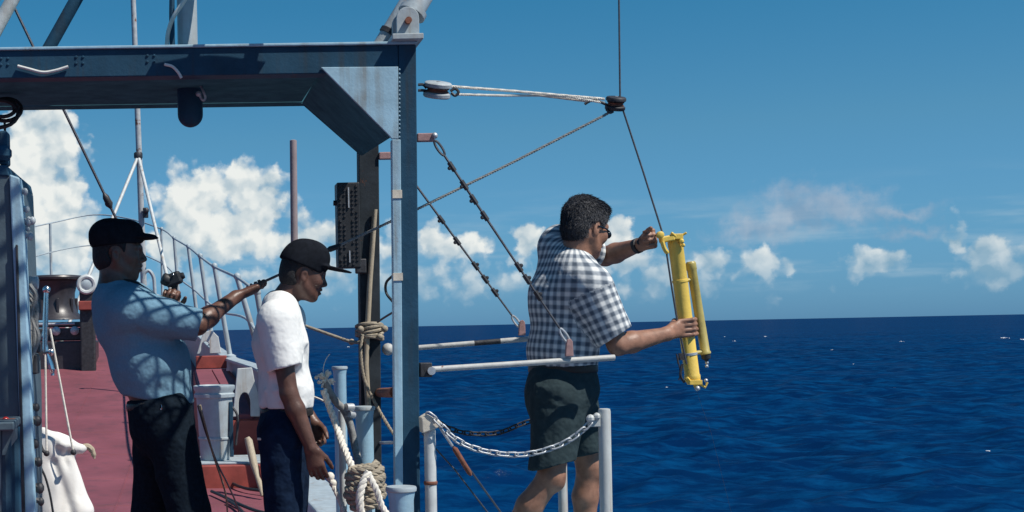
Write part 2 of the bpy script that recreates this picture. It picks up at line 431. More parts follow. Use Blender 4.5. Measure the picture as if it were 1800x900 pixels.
def single(mb, name, mat, label, cat, group=None, smooth=False, bevel=0):
    return tag(recentre(mb.build(name, mat, None, smooth, bevel)), label, cat, group)
def spline(pts, n=8):
    pts = [Vector(p) for p in pts]; q = [pts[0] * 2 - pts[1]] + pts + [pts[-1] * 2 - pts[-2]]; out = []
    for i in range(1, len(q) - 2):
        for k in range(n):
            t = k / n; a, b, c, d = q[i - 1], q[i], q[i + 1], q[i + 2]
            out.append(0.5 * ((2 * b) + (c - a) * t + (2 * a - 5 * b + 4 * c - d) * t * t + (3 * b - a - 3 * c + d) * t ** 3))
    out.append(pts[-1]); return out
def resample(path, step):
    path = [Vector(p) for p in path]; L = [0]
    for a, b in zip(path, path[1:]): L.append(L[-1] + (b - a).length)
    n = max(2, int(L[-1] / step) + 1); out = []; j = 0
    for i in range(n):
        t = L[-1] * i / (n - 1)
        while j < len(L) - 2 and L[j + 1] < t: j += 1
        s = (t - L[j]) / max(1e-9, L[j + 1] - L[j]); out.append(path[j].lerp(path[j + 1], min(1, s)))
    return out
def laid_rope(mb, path, rad, lay=6.5, seg=6):
    """three-strand laid rope"""
    p = resample(path, rad * 0.8); u = None
    T = [((p[min(i + 1, len(p) - 1)] - p[max(i - 1, 0)])).normalized() for i in range(len(p))]
    strands = [[], [], []]
    u = T[0].orthogonal().normalized(); dist = 0
    for i in range(len(p)):
        u = (u - T[i] * u.dot(T[i])).normalized(); w = T[i].cross(u)
        if i: dist += (p[i] - p[i - 1]).length
        for k in range(3):
            a = dist / (rad * lay) * 2 * math.pi + k * 2.0944
            strands[k].append(p[i] + (u * math.cos(a) + w * math.sin(a)) * rad * 0.5)
    for st in strands: mb.tube(st, rad * 0.56, seg)
    return mb
# ------------------------------------------------------------------ implicit surfaces for bodies and cloth
def vv(p): return np.array((p[0], p[1], p[2]), dtype=np.float32)
class SDF:
    def __init__(s, lo, hi, h):
        s.h = h; s.lo = vv(lo)
        s.n = np.maximum(4, np.ceil((vv(hi) - s.lo) / h).astype(int) + 1)
        s.F = np.full(tuple(s.n), 0.5, np.float32)
        s.ax = [s.lo[i] + h * np.arange(s.n[i], dtype=np.float32) for i in range(3)]
    def _sl(s, lo, hi):
        a = np.clip(np.floor((lo - s.lo) / s.h).astype(int), 0, s.n - 1); b = np.clip(np.ceil((hi - s.lo) / s.h).astype(int) + 1, 1, s.n)
        sl = tuple(slice(i, j) for i, j in zip(a, b))
        g = [s.ax[i][sl[i]] for i in range(3)]
        return sl, g[0][:, None, None], g[1][None, :, None], g[2][None, None, :]
    def _put(s, sl, d, k, op):
        f = s.F[sl]
        if op == 'u':
            h = np.maximum(k - np.abs(f - d), 0) / k
            s.F[sl] = np.minimum(f, d) - h * h * k * 0.25
        elif op == 's':
            d = -d; h = np.maximum(k - np.abs(f - d), 0) / k
            s.F[sl] = np.maximum(f, d) + h * h * k * 0.25
    def cap(s, a, b, ra, rb=None, k=0.02, op='u'):
        rb = ra if rb is None else rb; a = vv(a); b = vv(b); m = max(ra, rb) + k + 3 * s.h
        sl, X, Y, Z = s._sl(np.minimum(a, b) - m, np.maximum(a, b) + m)
        if 0 in s.F[sl].shape: return s
        ab = b - a; L2 = float(ab @ ab) + 1e-9
        t = np.clip(((X - a[0]) * ab[0] + (Y - a[1]) * ab[1] + (Z - a[2]) * ab[2]) / L2, 0, 1)
        d = np.sqrt((X - a[0] - t * ab[0]) ** 2 + (Y - a[1] - t * ab[1]) ** 2 + (Z - a[2] - t * ab[2]) ** 2) - (ra + (rb - ra) * t)
        s._put(sl, d, k, op); return s
    def chain(s, pts, rs, k=0.02):
        for i in range(len(pts) - 1): s.cap(pts[i], pts[i + 1], rs[i], rs[i + 1], k)
        return s
    def ell(s, c, axes, rad, k=0.02, op='u'):
        """ellipsoid with unit axes (rows) and radii"""
        c = vv(c); A = np.array([vv(a) for a in axes]); rad = np.array(rad, np.float32); m = rad.max() + k + 3 * s.h
        sl, X, Y, Z = s._sl(c - m, c + m)
        if 0 in s.F[sl].shape: return s
        q = [((X - c[0]) * A[i, 0] + (Y - c[1]) * A[i, 1] + (Z - c[2]) * A[i, 2]) for i in range(3)]
        k0 = np.sqrt(sum((q[i] / rad[i]) ** 2 for i in range(3))); k1 = np.sqrt(sum((q[i] / rad[i] ** 2) ** 2 for i in range(3))) + 1e-6
        s._put(sl, k0 * (k0 - 1) / k1, k, op); return s
    def ecap(s, a, b, side, ra, rb, k=0.03, op='u'):
        """capsule of elliptic section; ra = (half width along side, half depth)"""
        a = vv(a); b = vv(b); w = b - a; L = float(np.linalg.norm(w)); w = w / L
        u = vv(side); u = u - w * (u @ w); u /= np.linalg.norm(u); v = np.cross(w, u)
        m = max(*ra, *rb) + k + 3 * s.h
        sl, X, Y, Z = s._sl(np.minimum(a, b) - m, np.maximum(a, b) + m)
        if 0 in s.F[sl].shape: return s
        dx, dy, dz = X - a[0], Y - a[1], Z - a[2]
        pw = dx * w[0] + dy * w[1] + dz * w[2]; t = np.clip(pw / L, 0, 1)
        pu = dx * u[0] + dy * u[1] + dz * u[2]; pv = dx * v[0] + dy * v[1] + dz * v[2]
        ru = ra[0] + (rb[0] - ra[0]) * t; rv = ra[1] + (rb[1] - ra[1]) * t; ex = pw - t * L
        rm = np.minimum(ru, rv)
        k0 = np.sqrt((pu / ru) ** 2 + (pv / rv) ** 2 + (ex / rm) ** 2)
        k1 = np.sqrt((pu / ru ** 2) ** 2 + (pv / rv ** 2) ** 2 + (ex / rm ** 2) ** 2) + 1e-6
        s._put(sl, k0 * (k0 - 1) / k1, k, op); return s
    def cut(s, point, normal, k=0.006):
        """remove everything on the side the normal points to"""
        p = vv(point); n = vv(normal); n /= np.linalg.norm(n)
        d = (s.ax[0][:, None, None] - p[0]) * n[0] + (s.ax[1][None, :, None] - p[1]) * n[1] + (s.ax[2][None, None, :] - p[2]) * n[2]
        h = np.maximum(k - np.abs(s.F - d), 0) / k
        s.F = np.maximum(s.F, d) + h * h * k * 0.25; return s
    def mesh(s):
        Fd = s.F; n = s.n
        ins = Fd < 0
        c8 = np.zeros(tuple(n - 1), np.uint8)
        offs = [(i, j, k) for i in (0, 1) for j in (0, 1) for k in (0, 1)]
        for (i, j, k) in offs: c8 += ins[i:n[0] - 1 + i, j:n[1] - 1 + j, k:n[2] - 1 + k]
        idx = np.argwhere((c8 > 0) & (c8 < 8))
        vid = np.full(tuple(n - 1), -1, np.int32); vid[tuple(idx.T)] = np.arange(len(idx))
        val = {o: Fd[idx[:, 0] + o[0], idx[:, 1] + o[1], idx[:, 2] + o[2]] for o in offs}
        acc = np.zeros((len(idx), 3), np.float32); cnt = np.zeros(len(idx), np.float32)
        for o in offs:
            for ax in range(3):
                if o[ax] == 0:
                    q = list(o); q[ax] = 1; q = tuple(q)
                    a, b = val[o], val[q]; m = (a < 0) != (b < 0)
                    t = np.where(m, a / np.where(m, a - b, 1), 0)
                    pt = np.repeat(np.array([o], np.float32), len(idx), 0); pt[:, ax] += t
                    acc[m] += pt[m]; cnt[m] += 1
        V = (idx + acc / cnt[:, None]) * s.h + s.lo
        faces = []
        for ax in range(3):
            sl0 = [slice(1, n[i] - 1) for i in range(3)]; sl0[ax] = slice(0, n[ax] - 1)
            sl1 = list(sl0); sl1[ax] = slice(1, n[ax])
            a = ins[tuple(sl0)]; b = ins[tuple(sl1)]
            e = np.argwhere(a != b)
            if len(e) == 0: continue
            flip = a[tuple(e.T)]
            base = e + 1; base[:, ax] -= 1
            o1, o2 = (ax + 1) % 3, (ax + 2) % 3
            def g(d1, d2):
                q = base.copy(); q[:, o1] -= d1; q[:, o2] -= d2
                return vid[tuple(q.T)]
            qd = np.stack([g(0, 0), g(1, 0), g(1, 1), g(0, 1)], 1)
            qd[~flip] = qd[~flip][:, ::-1]
            faces.append(qd)
        return V.astype(np.float64), np.concatenate(faces)
def vnormals(V, Fq):
    a, b, c = V[Fq[:, 0]], V[Fq[:, 1]], V[Fq[:, 2]]
    fn = np.cross(b - a, c - a); N_ = np.zeros_like(V)
    for i in range(4): np.add.at(N_, Fq[:, i], fn)
    return N_ / (np.linalg.norm(N_, axis=1)[:, None] + 1e-12)
def fold_noise(V, freq, seed, oct_=3):
    r = np.random.RandomState(seed); out = np.zeros(len(V)); amp = 1.0
    W = V.copy()
    for o in range(oct_):
        for _ in range(4):
            k = r.normal(size=3); k /= np.linalg.norm(k); k *= freq * r.uniform(0.7, 1.3)
            ph = r.uniform(0, 6.28)
            q = W @ k + ph
            out += amp * np.sin(q); W = W + (0.16 / freq) * np.sin(q * 0.7)[:, None] * r.normal(size=3)[None, :]
        freq *= 1.9; amp *= 0.55
    return out / 6.0
def sdf_obj(name, sdf, mat, parent, folds=None, weave=None):
    V, Fq = sdf.mesh()
    if folds:
        Nn = vnormals(V, Fq); d = np.zeros(len(V))
        for fn in folds: d += fn(V)
        V = V + Nn * d[:, None]
    off = np.array(parent['_o']) if parent and '_o' in parent else np.zeros(3)
    me = bpy.data.meshes.new(name)
    me.vertices.add(len(V)); me.vertices.foreach_set('co', (V - off).ravel())
    me.loops.add(Fq.size); me.polygons.add(len(Fq))
    me.loops.foreach_set('vertex_index', Fq.ravel().astype(np.int32))
    me.polygons.foreach_set('loop_start', np.arange(0, Fq.size, 4, dtype=np.int32))
    me.polygons.foreach_set('loop_total', np.full(len(Fq), 4, np.int32))
    me.polygons.foreach_set('use_smooth', np.ones(len(Fq), bool))
    me.update(); me.validate()
    if weave is not None:
        at = me.attributes.new('weave', 'FLOAT_VECTOR', 'POINT')
        at.data.foreach_set('vector', weave(V).astype(np.float32).ravel())
    o = bpy.data.objects.new(name, me); COL.objects.link(o); me.materials.append(M[mat])
    if parent: o.parent = parent; o['_o'] = tuple(off)
    return o
def frame(f, u):
    f = Vector(f).normalized(); u = Vector(u); u = (u - f * u.dot(f)).normalized()
    return f, u, f.cross(u)            # forward, up, right-hand side
def head(s, c, f, u, scale=1.0, neck_to=None, neck_r=0.055):
    f, u, r = frame(f, u); A = (f, u, r)
    def L(a, b, d=0): return c + (f * a + u * b + r * d) * scale
    S = scale
    s.ell(L(-0.012, 0.035), A, (0.097 * S, 0.088 * S, 0.076 * S), 0.02)
    s.ell(L(0.030, -0.030), A, (0.060 * S, 0.082 * S, 0.060 * S), 0.03)
    s.ell(L(0.030, -0.075), A, (0.052 * S, 0.034 * S, 0.046 * S), 0.02)
    s.cap(L(0.066, -0.098, -0.012), L(0.066, -0.098, 0.012), 0.019 * S, None, 0.02)
    for e in (-1, 1):
        s.cap(L(-0.008, -0.045, e * 0.056), L(0.035, -0.083, e * 0.036), 0.017 * S, 0.018 * S, 0.025)
        s.ell(L(0.056, -0.022, e * 0.043), A, (0.030 * S, 0.026 * S, 0.020 * S), 0.02)
        s.ell(L(-0.012, -0.012, e * 0.074), A, (0.017 * S, 0.033 * S, 0.009 * S), 0.006)
        s.cap(L(-0.010, -0.008, e * 0.083), L(-0.006, -0.022, e * 0.083), 0.008 * S, 0.006 * S, 0.004, 's')
        s.cap(L(0.086, 0.020, e * 0.010), L(0.070, 0.022, e * 0.046), 0.013 * S, 0.011 * S, 0.016)
        s.ell(L(0.091, 0.000, e * 0.031), A, (0.016 * S, 0.012 * S, 0.017 * S), 0.012, 's')
        s.ell(L(0.075, 0.001, e * 0.031), A, (0.013 * S, 0.012 * S, 0.014 * S), 0.004)
        s.ell(L(0.097, -0.034, e * 0.012), A, (0.011 * S, 0.008 * S, 0.009 * S), 0.008)
    s.cap(L(0.087, 0.012), L(0.110, -0.026), 0.008 * S, 0.011 * S, 0.012)
    s.ell(L(0.089, -0.054), A, (0.014 * S, 0.009 * S, 0.025 * S), 0.008)
    s.ell(L(0.087, -0.071), A, (0.014 * S, 0.010 * S, 0.023 * S), 0.008)
    s.ell(L(0.099, -0.0625), A, (0.012 * S, 0.0022 * S, 0.024 * S), 0.003, 's')
    if neck_to is not None:
        s.cap(L(-0.028, -0.045), neck_to, neck_r * 0.95, neck_r * 1.12, 0.03)
    return L
def hand(s, wrist, knuck, index_side, palm_n, curls=(25, 30, 20), thumb=(0.6, 0.6, 0.5), S=1.0, spread=0.0):
    W = Vector(wrist); K = Vector(knuck); d = (K - W).normalized()
    sd_ = Vector(index_side); sd_ = (sd_ - d * sd_.dot(d)).normalized()
    n = d.cross(sd_).normalized()
    if n.dot(Vector(palm_n)) < 0: n = -n
    s.ecap(W + d * 0.012, K - d * 0.008, sd_, (0.030 * S, 0.020 * S), (0.040 * S, 0.0145 * S), 0.015)
    lens = (0.074, 0.082, 0.077, 0.060)
    for i in range(4):
        p = K + sd_ * ((0.029 - 0.0195 * i) * S) - d * (0.004 * (i == 3) + 0.002 * (i == 0)); ang = 0
        rs = [0.0098, 0.0092, 0.0084, 0.0072] if i < 3 else [0.0088, 0.0080, 0.0074, 0.0064]
        sp = spread * (1.5 - i)
        for j, fr in enumerate((0.46, 0.30, 0.24)):
            ang += R(curls[j] + (4 * i if j == 0 else 0))
            dd = (d * math.cos(ang) + n * math.sin(ang) + sd_ * sp).normalized()
            q = p + dd * lens[i] * fr * S
            s.cap(p, q, rs[j] * S, rs[j + 1] * S, 0.005); p = q
    t0 = W + d * 0.025 * S + sd_ * 0.026 * S
    td = (d * thumb[0] + sd_ * thumb[1] + n * thumb[2]).normalized()
    t1 = t0 + td * 0.044 * S; t2 = t1 + (td * 0.7 + d * 0.55 + n * 0.25).normalized() * 0.032 * S; t3 = t2 + (td * 0.4 + d * 0.75 + n * 0.35).normalized() * 0.026 * S
    s.cap(t0, t1, 0.0155 * S, 0.0115 * S, 0.012); s.cap(t1, t2, 0.0115 * S, 0.0105 * S, 0.005); s.cap(t2, t3, 0.0105 * S, 0.0085 * S, 0.004)
def grip_hand(s, wrist, C, A, Rt, e1, e2, th, step=0.0195, thumb_th=(60, 130, 170), thumb_off=0.05, S=1.0):
    """hand closed round a bar: axis A through C, fingers at angles th measured from e1 towards e2; index finger on the +A side"""
    W = Vector(wrist); A = Vector(A).normalized(); K0 = None
    def pt(a, off, r): return C + A * off + (e1 * math.cos(R(a)) + e2 * math.sin(R(a))) * r
    kn = [pt(th[0], step * (1.5 - i), Rt + 0.020) for i in range(4)]
    s.ecap(W, (kn[1] + kn[2]) / 2, A, (0.029, 0.022), (0.039, 0.017), 0.018)
    for i in range(4):
        rs = (0.0112, 0.0102, 0.0092, 0.0080) if i < 3 else (0.0100, 0.0090, 0.0082, 0.0072)
        p = kn[i]
        for j, a in enumerate(th[1:]):
            extra = (-6 if i == 3 else 0) + (3 if i == 1 else 0)
            q = pt(a + extra, step * (1.5 - i), Rt + rs[j + 1])
            s.cap(p, q, rs[j], rs[j + 1], 0.0045); p = q
    b = W.lerp((kn[0] + kn[1]) / 2, 0.35) + A * 0.012
    t = [pt(a, thumb_off, Rt + 0.010) for a in thumb_th]
    s.cap(b, t[0], 0.017, 0.0125, 0.012); s.cap(t[0], t[1], 0.0125, 0.011, 0.005); s.cap(t[1], t[2], 0.011, 0.0085, 0.004)
def boot(s, ankle, fwd, ground_z, k=0.02):
    a = Vector(ankle); f = Vector((fwd[0], fwd[1], 0)).normalized(); side = Vector((-f.y, f.x, 0))
    heel = Vector((a.x, a.y, ground_z + 0.035)) - f * 0.045; toe = Vector((a.x, a.y, ground_z + 0.032)) + f * 0.165
    s.ecap(heel, toe, side, (0.036, 0.033), (0.042, 0.028), k)
    s.cap(a, heel + f * 0.05, 0.048, 0.042, 0.03)
    s.cut(Vector((0, 0, ground_z + 0.001)), (0, 0, -1), 0.004)
# ================================================================== SETTING
SEA_Z = -2.2
def build_sea():
    rng = np.random.RandomState(3)
    rad = np.concatenate([np.geomspace(2.5, 14, 40, endpoint=False), np.geomspace(14, 420, 560, endpoint=False), np.geomspace(420, 40000, 70)])
    ang = np.concatenate([np.linspace(R(-16), R(42), 560, endpoint=False), np.linspace(R(42), R(344), 110, endpoint=False)])
    Rg, Ag = np.meshgrid(rad, ang, indexing='ij')
    X = Rg * np.sin(Ag); Y = Rg * np.cos(Ag); Z = np.zeros_like(X); DX = np.zeros_like(X); DY = np.zeros_like(X)
    lam = np.geomspace(0.5, 8, 64)
    for l in lam:
        th = R(100) + rng.normal() * 0.55
        k = 2 * math.pi / l; amp = 0.0135 * l ** 0.50 * rng.uniform(0.5, 1.2)
        ph = rng.uniform(0, 6.28)
        res = np.clip(1.25 - Rg * 0.0058 * 1.8 / l - Rg * 0.0022 / l, 0, 1)      # waves finer than the mesh fade out
        q = k * (X * math.cos(th) + Y * math.sin(th)) + ph
        Z += amp * res * np.sin(q); c = amp * res * np.cos(q) * 0.8
        DX += c * math.cos(th); DY += c * math.sin(th)
    Z *= np.clip((Rg - 2) / 6, 0, 1)
    V = np.stack([X + DX, Y + DY, Z], -1).reshape(-1, 3)
    nr, na = Rg.shape
    i, j = np.meshgrid(np.arange(nr - 1), np.arange(na), indexing='ij'); j2 = (j + 1) % na
    Q = np.stack([i * na + j, i * na + j2, (i + 1) * na + j2, (i + 1) * na + j], -1).reshape(-1, 4)
    Q = Q[:, ::-1]
    me = bpy.data.meshes.new('sea'); me.vertices.add(len(V)); me.vertices.foreach_set('co', V.ravel())
    me.loops.add(Q.size); me.polygons.add(len(Q)); me.loops.foreach_set('vertex_index', Q.ravel().astype(np.int32))
    me.polygons.foreach_set('loop_start', np.arange(0, Q.size, 4, dtype=np.int32)); me.polygons.foreach_set('loop_total', np.full(len(Q), 4, np.int32))
    me.polygons.foreach_set('use_smooth', np.ones(len(Q), bool)); me.update()
    o = bpy.data.objects.new('sea', me); COL.objects.link(o); o.location = (0, 0, SEA_Z); me.materials.append(M['sea_water']); o['kind'] = 'structure'
    return V
SEAV = build_sea()
# flecks of breaking crest
mb = MB(); rr = random.Random(11)
FL = [(1292, 600, 1), (1345, 592, .7), (1585, 601, 1), (1463, 615, .6), (1768, 594, 1.3), (1797, 597, 1), (1575, 683, .8), (1737, 793, 1), (1752, 800, .6), (1172, 681, .7), (1670, 690, .5), (612, 610, .7), (785, 605, .5), (1274, 592, .5), (1670, 612, .5), (1500, 640, .4), (1720, 640, .4)]
for (x, y, s_) in FL:
    d = P(x, y, 1) - Vector((0, 0, CAM_Z)); t = (SEA_Z + 0.05 - CAM_Z) / d.z; c = Vector((0, 0, CAM_Z)) + d * t
    w = 2.7 / F * c.y * s_
    for _ in range(7):
        q = c + Vector((rr.uniform(-1, 1) * w, rr.uniform(-1, 1) * w * 2.5, rr.uniform(-.3, .7) * w * 0.5))
        mb.ball(q, w * rr.uniform(.25, .6), 6, (1, 1.3, 0.5))
o = mb.build('sea_foam', 'foam', smooth=True, kind='stuff'); o['label'] = 'small white flecks of breaking wave crests on the dark blue sea'; o['category'] = 'foam'

XC = -2.0
_ys = [-9, 0, 6, 9, 10.4, 11.4, 12, 14.4, 16.6, 18.8, 21.5, 24.5, 27, 28.6]
_xs = [.98, .98, .97, .97, .90, .72, .56, .33, .18, .02, -.26, -.60, -1.25, -1.96]
def xe(y): return float(np.interp(y, _ys, _xs))
def zd(y): return 0.0 if y < 8 else (0.0064 * (y - 8) ** 2 if y < 20 else 0.9216 + 0.075 * (y - 20))
st = [-9, -6, -3, 0, 3, 6, 8] + [8 + 0.5 * i for i in range(1, 41)] + [28.6]
mb = MB(); nx = 8
for y in st:
    for k in range(nx + 1):
        t = k / nx; a = 2 * XC - xe(y); mb.v.append((a + (xe(y) - a) * t, y, zd(y) + 0.05 * (1 - (2 * t - 1) ** 2) * 0.6))
for i in range(len(st) - 1):
    for k in range(nx): mb.f.append((i * (nx + 1) + k, i * (nx + 1) + k + 1, (i + 1) * (nx + 1) + k + 1, (i + 1) * (nx + 1) + k))
mb.build('deck', 'deck_red', smooth=True)['kind'] = 'structure'
dk = bpy.data.objects['deck']
for y_ in (10.2, 11.6, 13.0, 14.4, 15.8, 17.2, 18.6, 21.4, 24.0):
    pts = [(2 * XC - xe(y_) + .1 + (2 * xe(y_) - 2 * XC - .2) * k / 8, y_, zd(y_) + 0.05 * (1 - (2 * (k / 8) - 1) ** 2) * .6 + .001) for k in range(9)]
    MB().tube(pts, .006, 5).build('weld_seam', 'deck_red', dk, smooth=True)
for x_ in (-1.35, -.62):
    MB().tube([(x_, y_, zd(y_) + .05 * .6 * (1 - ((x_ - XC) / max(.3, xe(y_) - XC)) ** 2) + .001) for y_ in np.linspace(9, 19, 21)], .006, 5).build('weld_seam', 'deck_red', dk, smooth=True)
# hull plating
mb = MB()
for y in st:
    e = xe(y); z = zd(y) - 0.006; h = e - XC
    sec = [(e + 0.012, z), (XC + h * 0.97, -1.0), (XC + h * 0.90, -2.3), (XC + h * 0.6, -3.0), (XC, -3.3)]
    full = sec + [(2 * XC - x, zz) for x, zz in reversed(sec[:-1])]
    for x, zz in full: mb.v.append((x, y, zz))
n = 9
for i in range(len(st) - 1):
    for k in range(n - 1): mb.f.append((i * n + k, (i + 1) * n + k, (i + 1) * n + k + 1, i * n + k + 1))
mb.f.append(tuple(range(n)))
tag(mb.build('ship_hull', 'hull_grey', smooth=True), 'grey steel hull under the red deck, riding in the dark blue sea', 'hull')
def sweep(section, y0, y1, step=0.5):
    """section(y) -> list of (x, z), swept along the ship"""
    m = MB(); ys = [y0 + (y1 - y0) * i / max(1, int((y1 - y0) / step)) for i in range(max(1, int((y1 - y0) / step)) + 1)]
    n = len(section(y0))
    for y in ys: m.v += [(x, y, z) for x, z in section(y)]
    for i in range(len(ys) - 1):
        for k in range(n): m.f.append((i * n + k, (i + 1) * n + k, (i + 1) * n + (k + 1) % n, i * n + (k + 1) % n))
    m.f.append(tuple(range(n))[::-1]); m.f.append(tuple((len(ys) - 1) * n + k for k in range(n)))
    return m
# pale waterway bar along the open side of the deck
o = sweep(lambda y: [(xe(y) - .30, zd(y) - .01), (xe(y) + .02, zd(y) - .01), (xe(y) + .02, zd(y) + .15), (xe(y) - .26, zd(y) + .15)], -9, 11.5).build('waterway', 'pale_paint', bevel=0.012)
o['kind'] = 'structure'
def zb(y): return float(np.interp(y, [11.5, 12, 14.4, 16.6, 18.8, 21.5, 24.5, 28.2], [.90, .975, 1.02, 1.12, 1.28, 1.52, 1.88, 2.35]))
bw = thing('bulwark', (xe(12), 12, zd(12)), 'pale grey bulwark plate with arched white brackets below the bow railing', 'bulwark')
sweep(lambda y: [(xe(y) - .035, zd(y) - .02), (xe(y) + .02, zd(y) - .02), (xe(y) + .02, zb(y) - .03), (xe(y) - .035, zb(y) - .03)], 11.7, 28.2).build('plate', 'pale_paint', bw)
sweep(lambda y: [(xe(y) - .09, zb(y) - .03), (xe(y) + .045, zb(y) - .03), (xe(y) + .045, zb(y)), (xe(y) - .09, zb(y))], 11.7, 28.2).build('cap_rail', 'pale_paint', bw, bevel=0.008)
def bracket(pts, arch, Y):
    a = [P(x, y, Y) for x, y in pts]; cx, w, top, bot = arch
    ar = [P(cx + w, bot, Y)] + [P(cx + w * math.cos(t), top + (bot - top) * .45 * (1 - math.sin(t)), Y) for t in np.linspace(0, math.pi, 9)] + [P(cx - w, bot, Y)]
    # a: top-left, top-right, right side..., bottom-right ; close along the bottom round the arch
    MB().prism(a[:-1] + ar + [a[-1]], (0, 0.06, 0)).build('bracket', 'white_paint', bw, bevel=0.006)
bracket([(417, 648), (443, 646), (448, 672), (457, 700), (457, 732), (409, 733)], (430, 10.5, 690, 732.3), 11.95)
bracket([(357, 584), (372, 580), (384, 592), (389, 621), (346, 623)], (361, 7.5, 600, 621.8), 14.35)
# the raised red side step between the brackets
rs = thing('side_step', (0.2, 12, zd(12)), 'raised dark red side step with two broad planks inside the bulwark', 'step')
def xi(y): return float(np.interp(y, [11.6, 12, 15], [0.16, 0.0, -0.09]))
def zst(y): return float(np.interp(y, [11.6, 11.9, 12.7, 14.2], [.53, .55, .76, .92]))
sweep(lambda y: [(xi(y), zd(y) - .02), (xe(y) - .05, zd(y) - .02), (xe(y) - .05, zst(y) - .03), (xi(y), zst(y) - .03)], 11.95, 14.2, .25).build('coaming', 'coaming_red', rs)
for a, b in ((.03, .49), (.51, .88)):
    def sec(y, a=a, b=b):
        w = xe(y) - .06 - xi(y); return [(xi(y) + w * a, zst(y) - .028), (xi(y) + w * b, zst(y) - .028), (xi(y) + w * b, zst(y)), (xi(y) + w * a, zst(y))]
    sweep(sec, 12.0, 14.1, .25).build('plank', 'deck_red', rs, bevel=0.006)
MB().box((( xi(14.3) + xe(14.3)) / 2 - .02, 14.26, .98), (xe(14.3) - xi(14.3) - .1, .08, .13)).build('riser', 'coaming_red', rs, bevel=0.008)
# bow railing
rail = thing('bow_railing', (0.3, 12, zb(12)), 'thin grey pipe railing rising along the bow behind the man in the blue shirt', 'railing')
ST = [(12.0, 417, 488), (14.4, 377, 469), (16.6, 352, 451), (18.8, 331, 434), (21.5, 306, 419), (24.5, 284, 403)]
tops = []; mids = []
p451 = P(452, 512, 10.4)
for (Y, x, y) in ST:
    t = P(x, y, Y); b = Vector((xe(Y) - .02, Y, zb(Y)))
    rad = 0.026
    MB().tube([b, b.lerp(t, .5), t], [rad, rad * .96, rad * .9], 10).lathe(b, (0, 0, 1), [(.06, 0), (.06, .02), (.03, .035)], 12).ball(t + Vector((0, 0, .01)), rad * 1.25, 8).build('stanchion', 'pale_paint', rail, smooth=True)
    tops.append(t); mids.append(b.lerp(t, .50))
end = Vector((xe(26.9) - .05, 26.9, zb(26.9) + 1.25)); port = [Vector((2 * XC - xe(y), y, zb(y) + h)) for y, h in ((26.9, 1.2), (21.5, 1.15), (16.6, 1.05))]
b0 = Vector((xe(11.72) - .03, 11.72, .14))
# nearest stanchion, behind the young man
bn = Vector((xe(11.2) - .1, 10.9, zd(10.9) + .15)); tn = P(452, 514, 10.9)
MB().tube([bn, tn], [.027, .024], 10).ball(tn, .032, 8).build('stanchion', 'pale_paint', rail, smooth=True)
for yy, pt in zip((26.9, 21.5, 16.6), port):
    MB().tube([Vector((2 * XC - xe(yy), yy, zb(yy) - .6)), pt], .026, 8).build('stanchion', 'pale_paint', rail, smooth=True)
MB().tube([Vector((xe(26.9), 26.9, zb(26.9))), end], .026, 8).build('stanchion', 'pale_paint', rail, smooth=True)
up = [tn] + tops + [end] + [port[0].lerp(end, .5) + Vector((0, 1.0, .2))] + port
MB().tube(spline(up, 6), .0135, 8).build('rail', 'pale_paint', rail, smooth=True)
lo = [bn.lerp(tn, .5)] + mids + [end - Vector((0, 0, .6))] + [port[0].lerp(end, .5) + Vector((0, 1.0, -.4))] + [q - Vector((0, 0, .55)) for q in port]
MB().tube(spline(lo, 6), .012, 8).build('rail', 'pale_paint', rail, smooth=True)
# ================================================================== GANTRY
YN, YF = 5.90, 6.80
g = thing('gantry', (P(718, 900, YN).x, YN, 0.15), 'heavy grey steel gantry of two portal frames, shade coloured in slate-blue, with pale corner gussets', 'gantry')
ex = Vector((1, 0, 0)); ey = Vector((0, 1, 0)); ez = Vector((0, 0, 1))
XL = -5.0                                   # the port legs stand out of the picture
def Z(px, py, Y): return P(px, py, Y).z
# near frame: an outer rim (its shade painted in dark) with a pale inner web strip
zt = Z(735, 78, YN); zt0 = Z(0, 89, YN); slope = (zt - zt0) / (P(735, 78, YN).x - P(0, 89, YN).x)
def ztop(x, z=zt): return z + slope * (x - P(735, 78, YN).x)
xr_t, xr_b = P(731.5, 80, YN).x, P(739, 900, YN).x
xm_t, xm_b = P(701, 115, YN).x, P(706, 900, YN).x
xl_b = P(691, 900, YN).x; xl_t = P(688, 245, YN).x
zb0 = 0.148
dzb = (xr_b - xr_t) / (zt - P(739, 900, YN).z)          # lean of the post per metre of height
def xat(xt, zt_, z): return xt + dzb * (zt_ - z)
xr0 = xat(xr_t, zt, zb0); xm0 = xat(xm_t, P(701, 115, YN).z, zb0); xl0 = xat(xl_t, P(688, 245, YN).z, zb0)
zbm = lambda x: ztop(x) - 0.080
MB().prism([(xm0, YN, zb0), (xr0, YN, zb0), (xr_t, YN, zt - .0), (xm_t, YN, ztop(xm_t))], (0, .10, 0)).build('post', 'slate_and_shade', g, bevel=0.004)
MB().prism([(XL, YN, ztop(XL) - .115), (xm_t - .002, YN, ztop(xm_t) - .115), (xm_t - .002, YN, ztop(xm_t)), (XL, YN, ztop(XL))], (0, .10, 0)).build('beam', 'slate_and_shade', g, bevel=0.004)
MB().prism([(XL, YN - .012, ztop(XL)), (xr_t + .004, YN - .012, zt), (xr_t + .004, YN - .012, zt + .012), (XL, YN - .012, ztop(XL) + .012)], (0, .13, 0)).build('top_flange', 'grey_paint', g, bevel=0.003)
MB().prism([(xl0, YN - .016, zb0), (xm0 - .001, YN - .016, zb0), (xm_t - .001 + .0006, YN - .016, P(701, 246, YN).z), (xl_t, YN - .016, P(688, 246, YN).z)], (0, .05, 0)).build('web_strip', 'grey_paint', g, bevel=0.003)
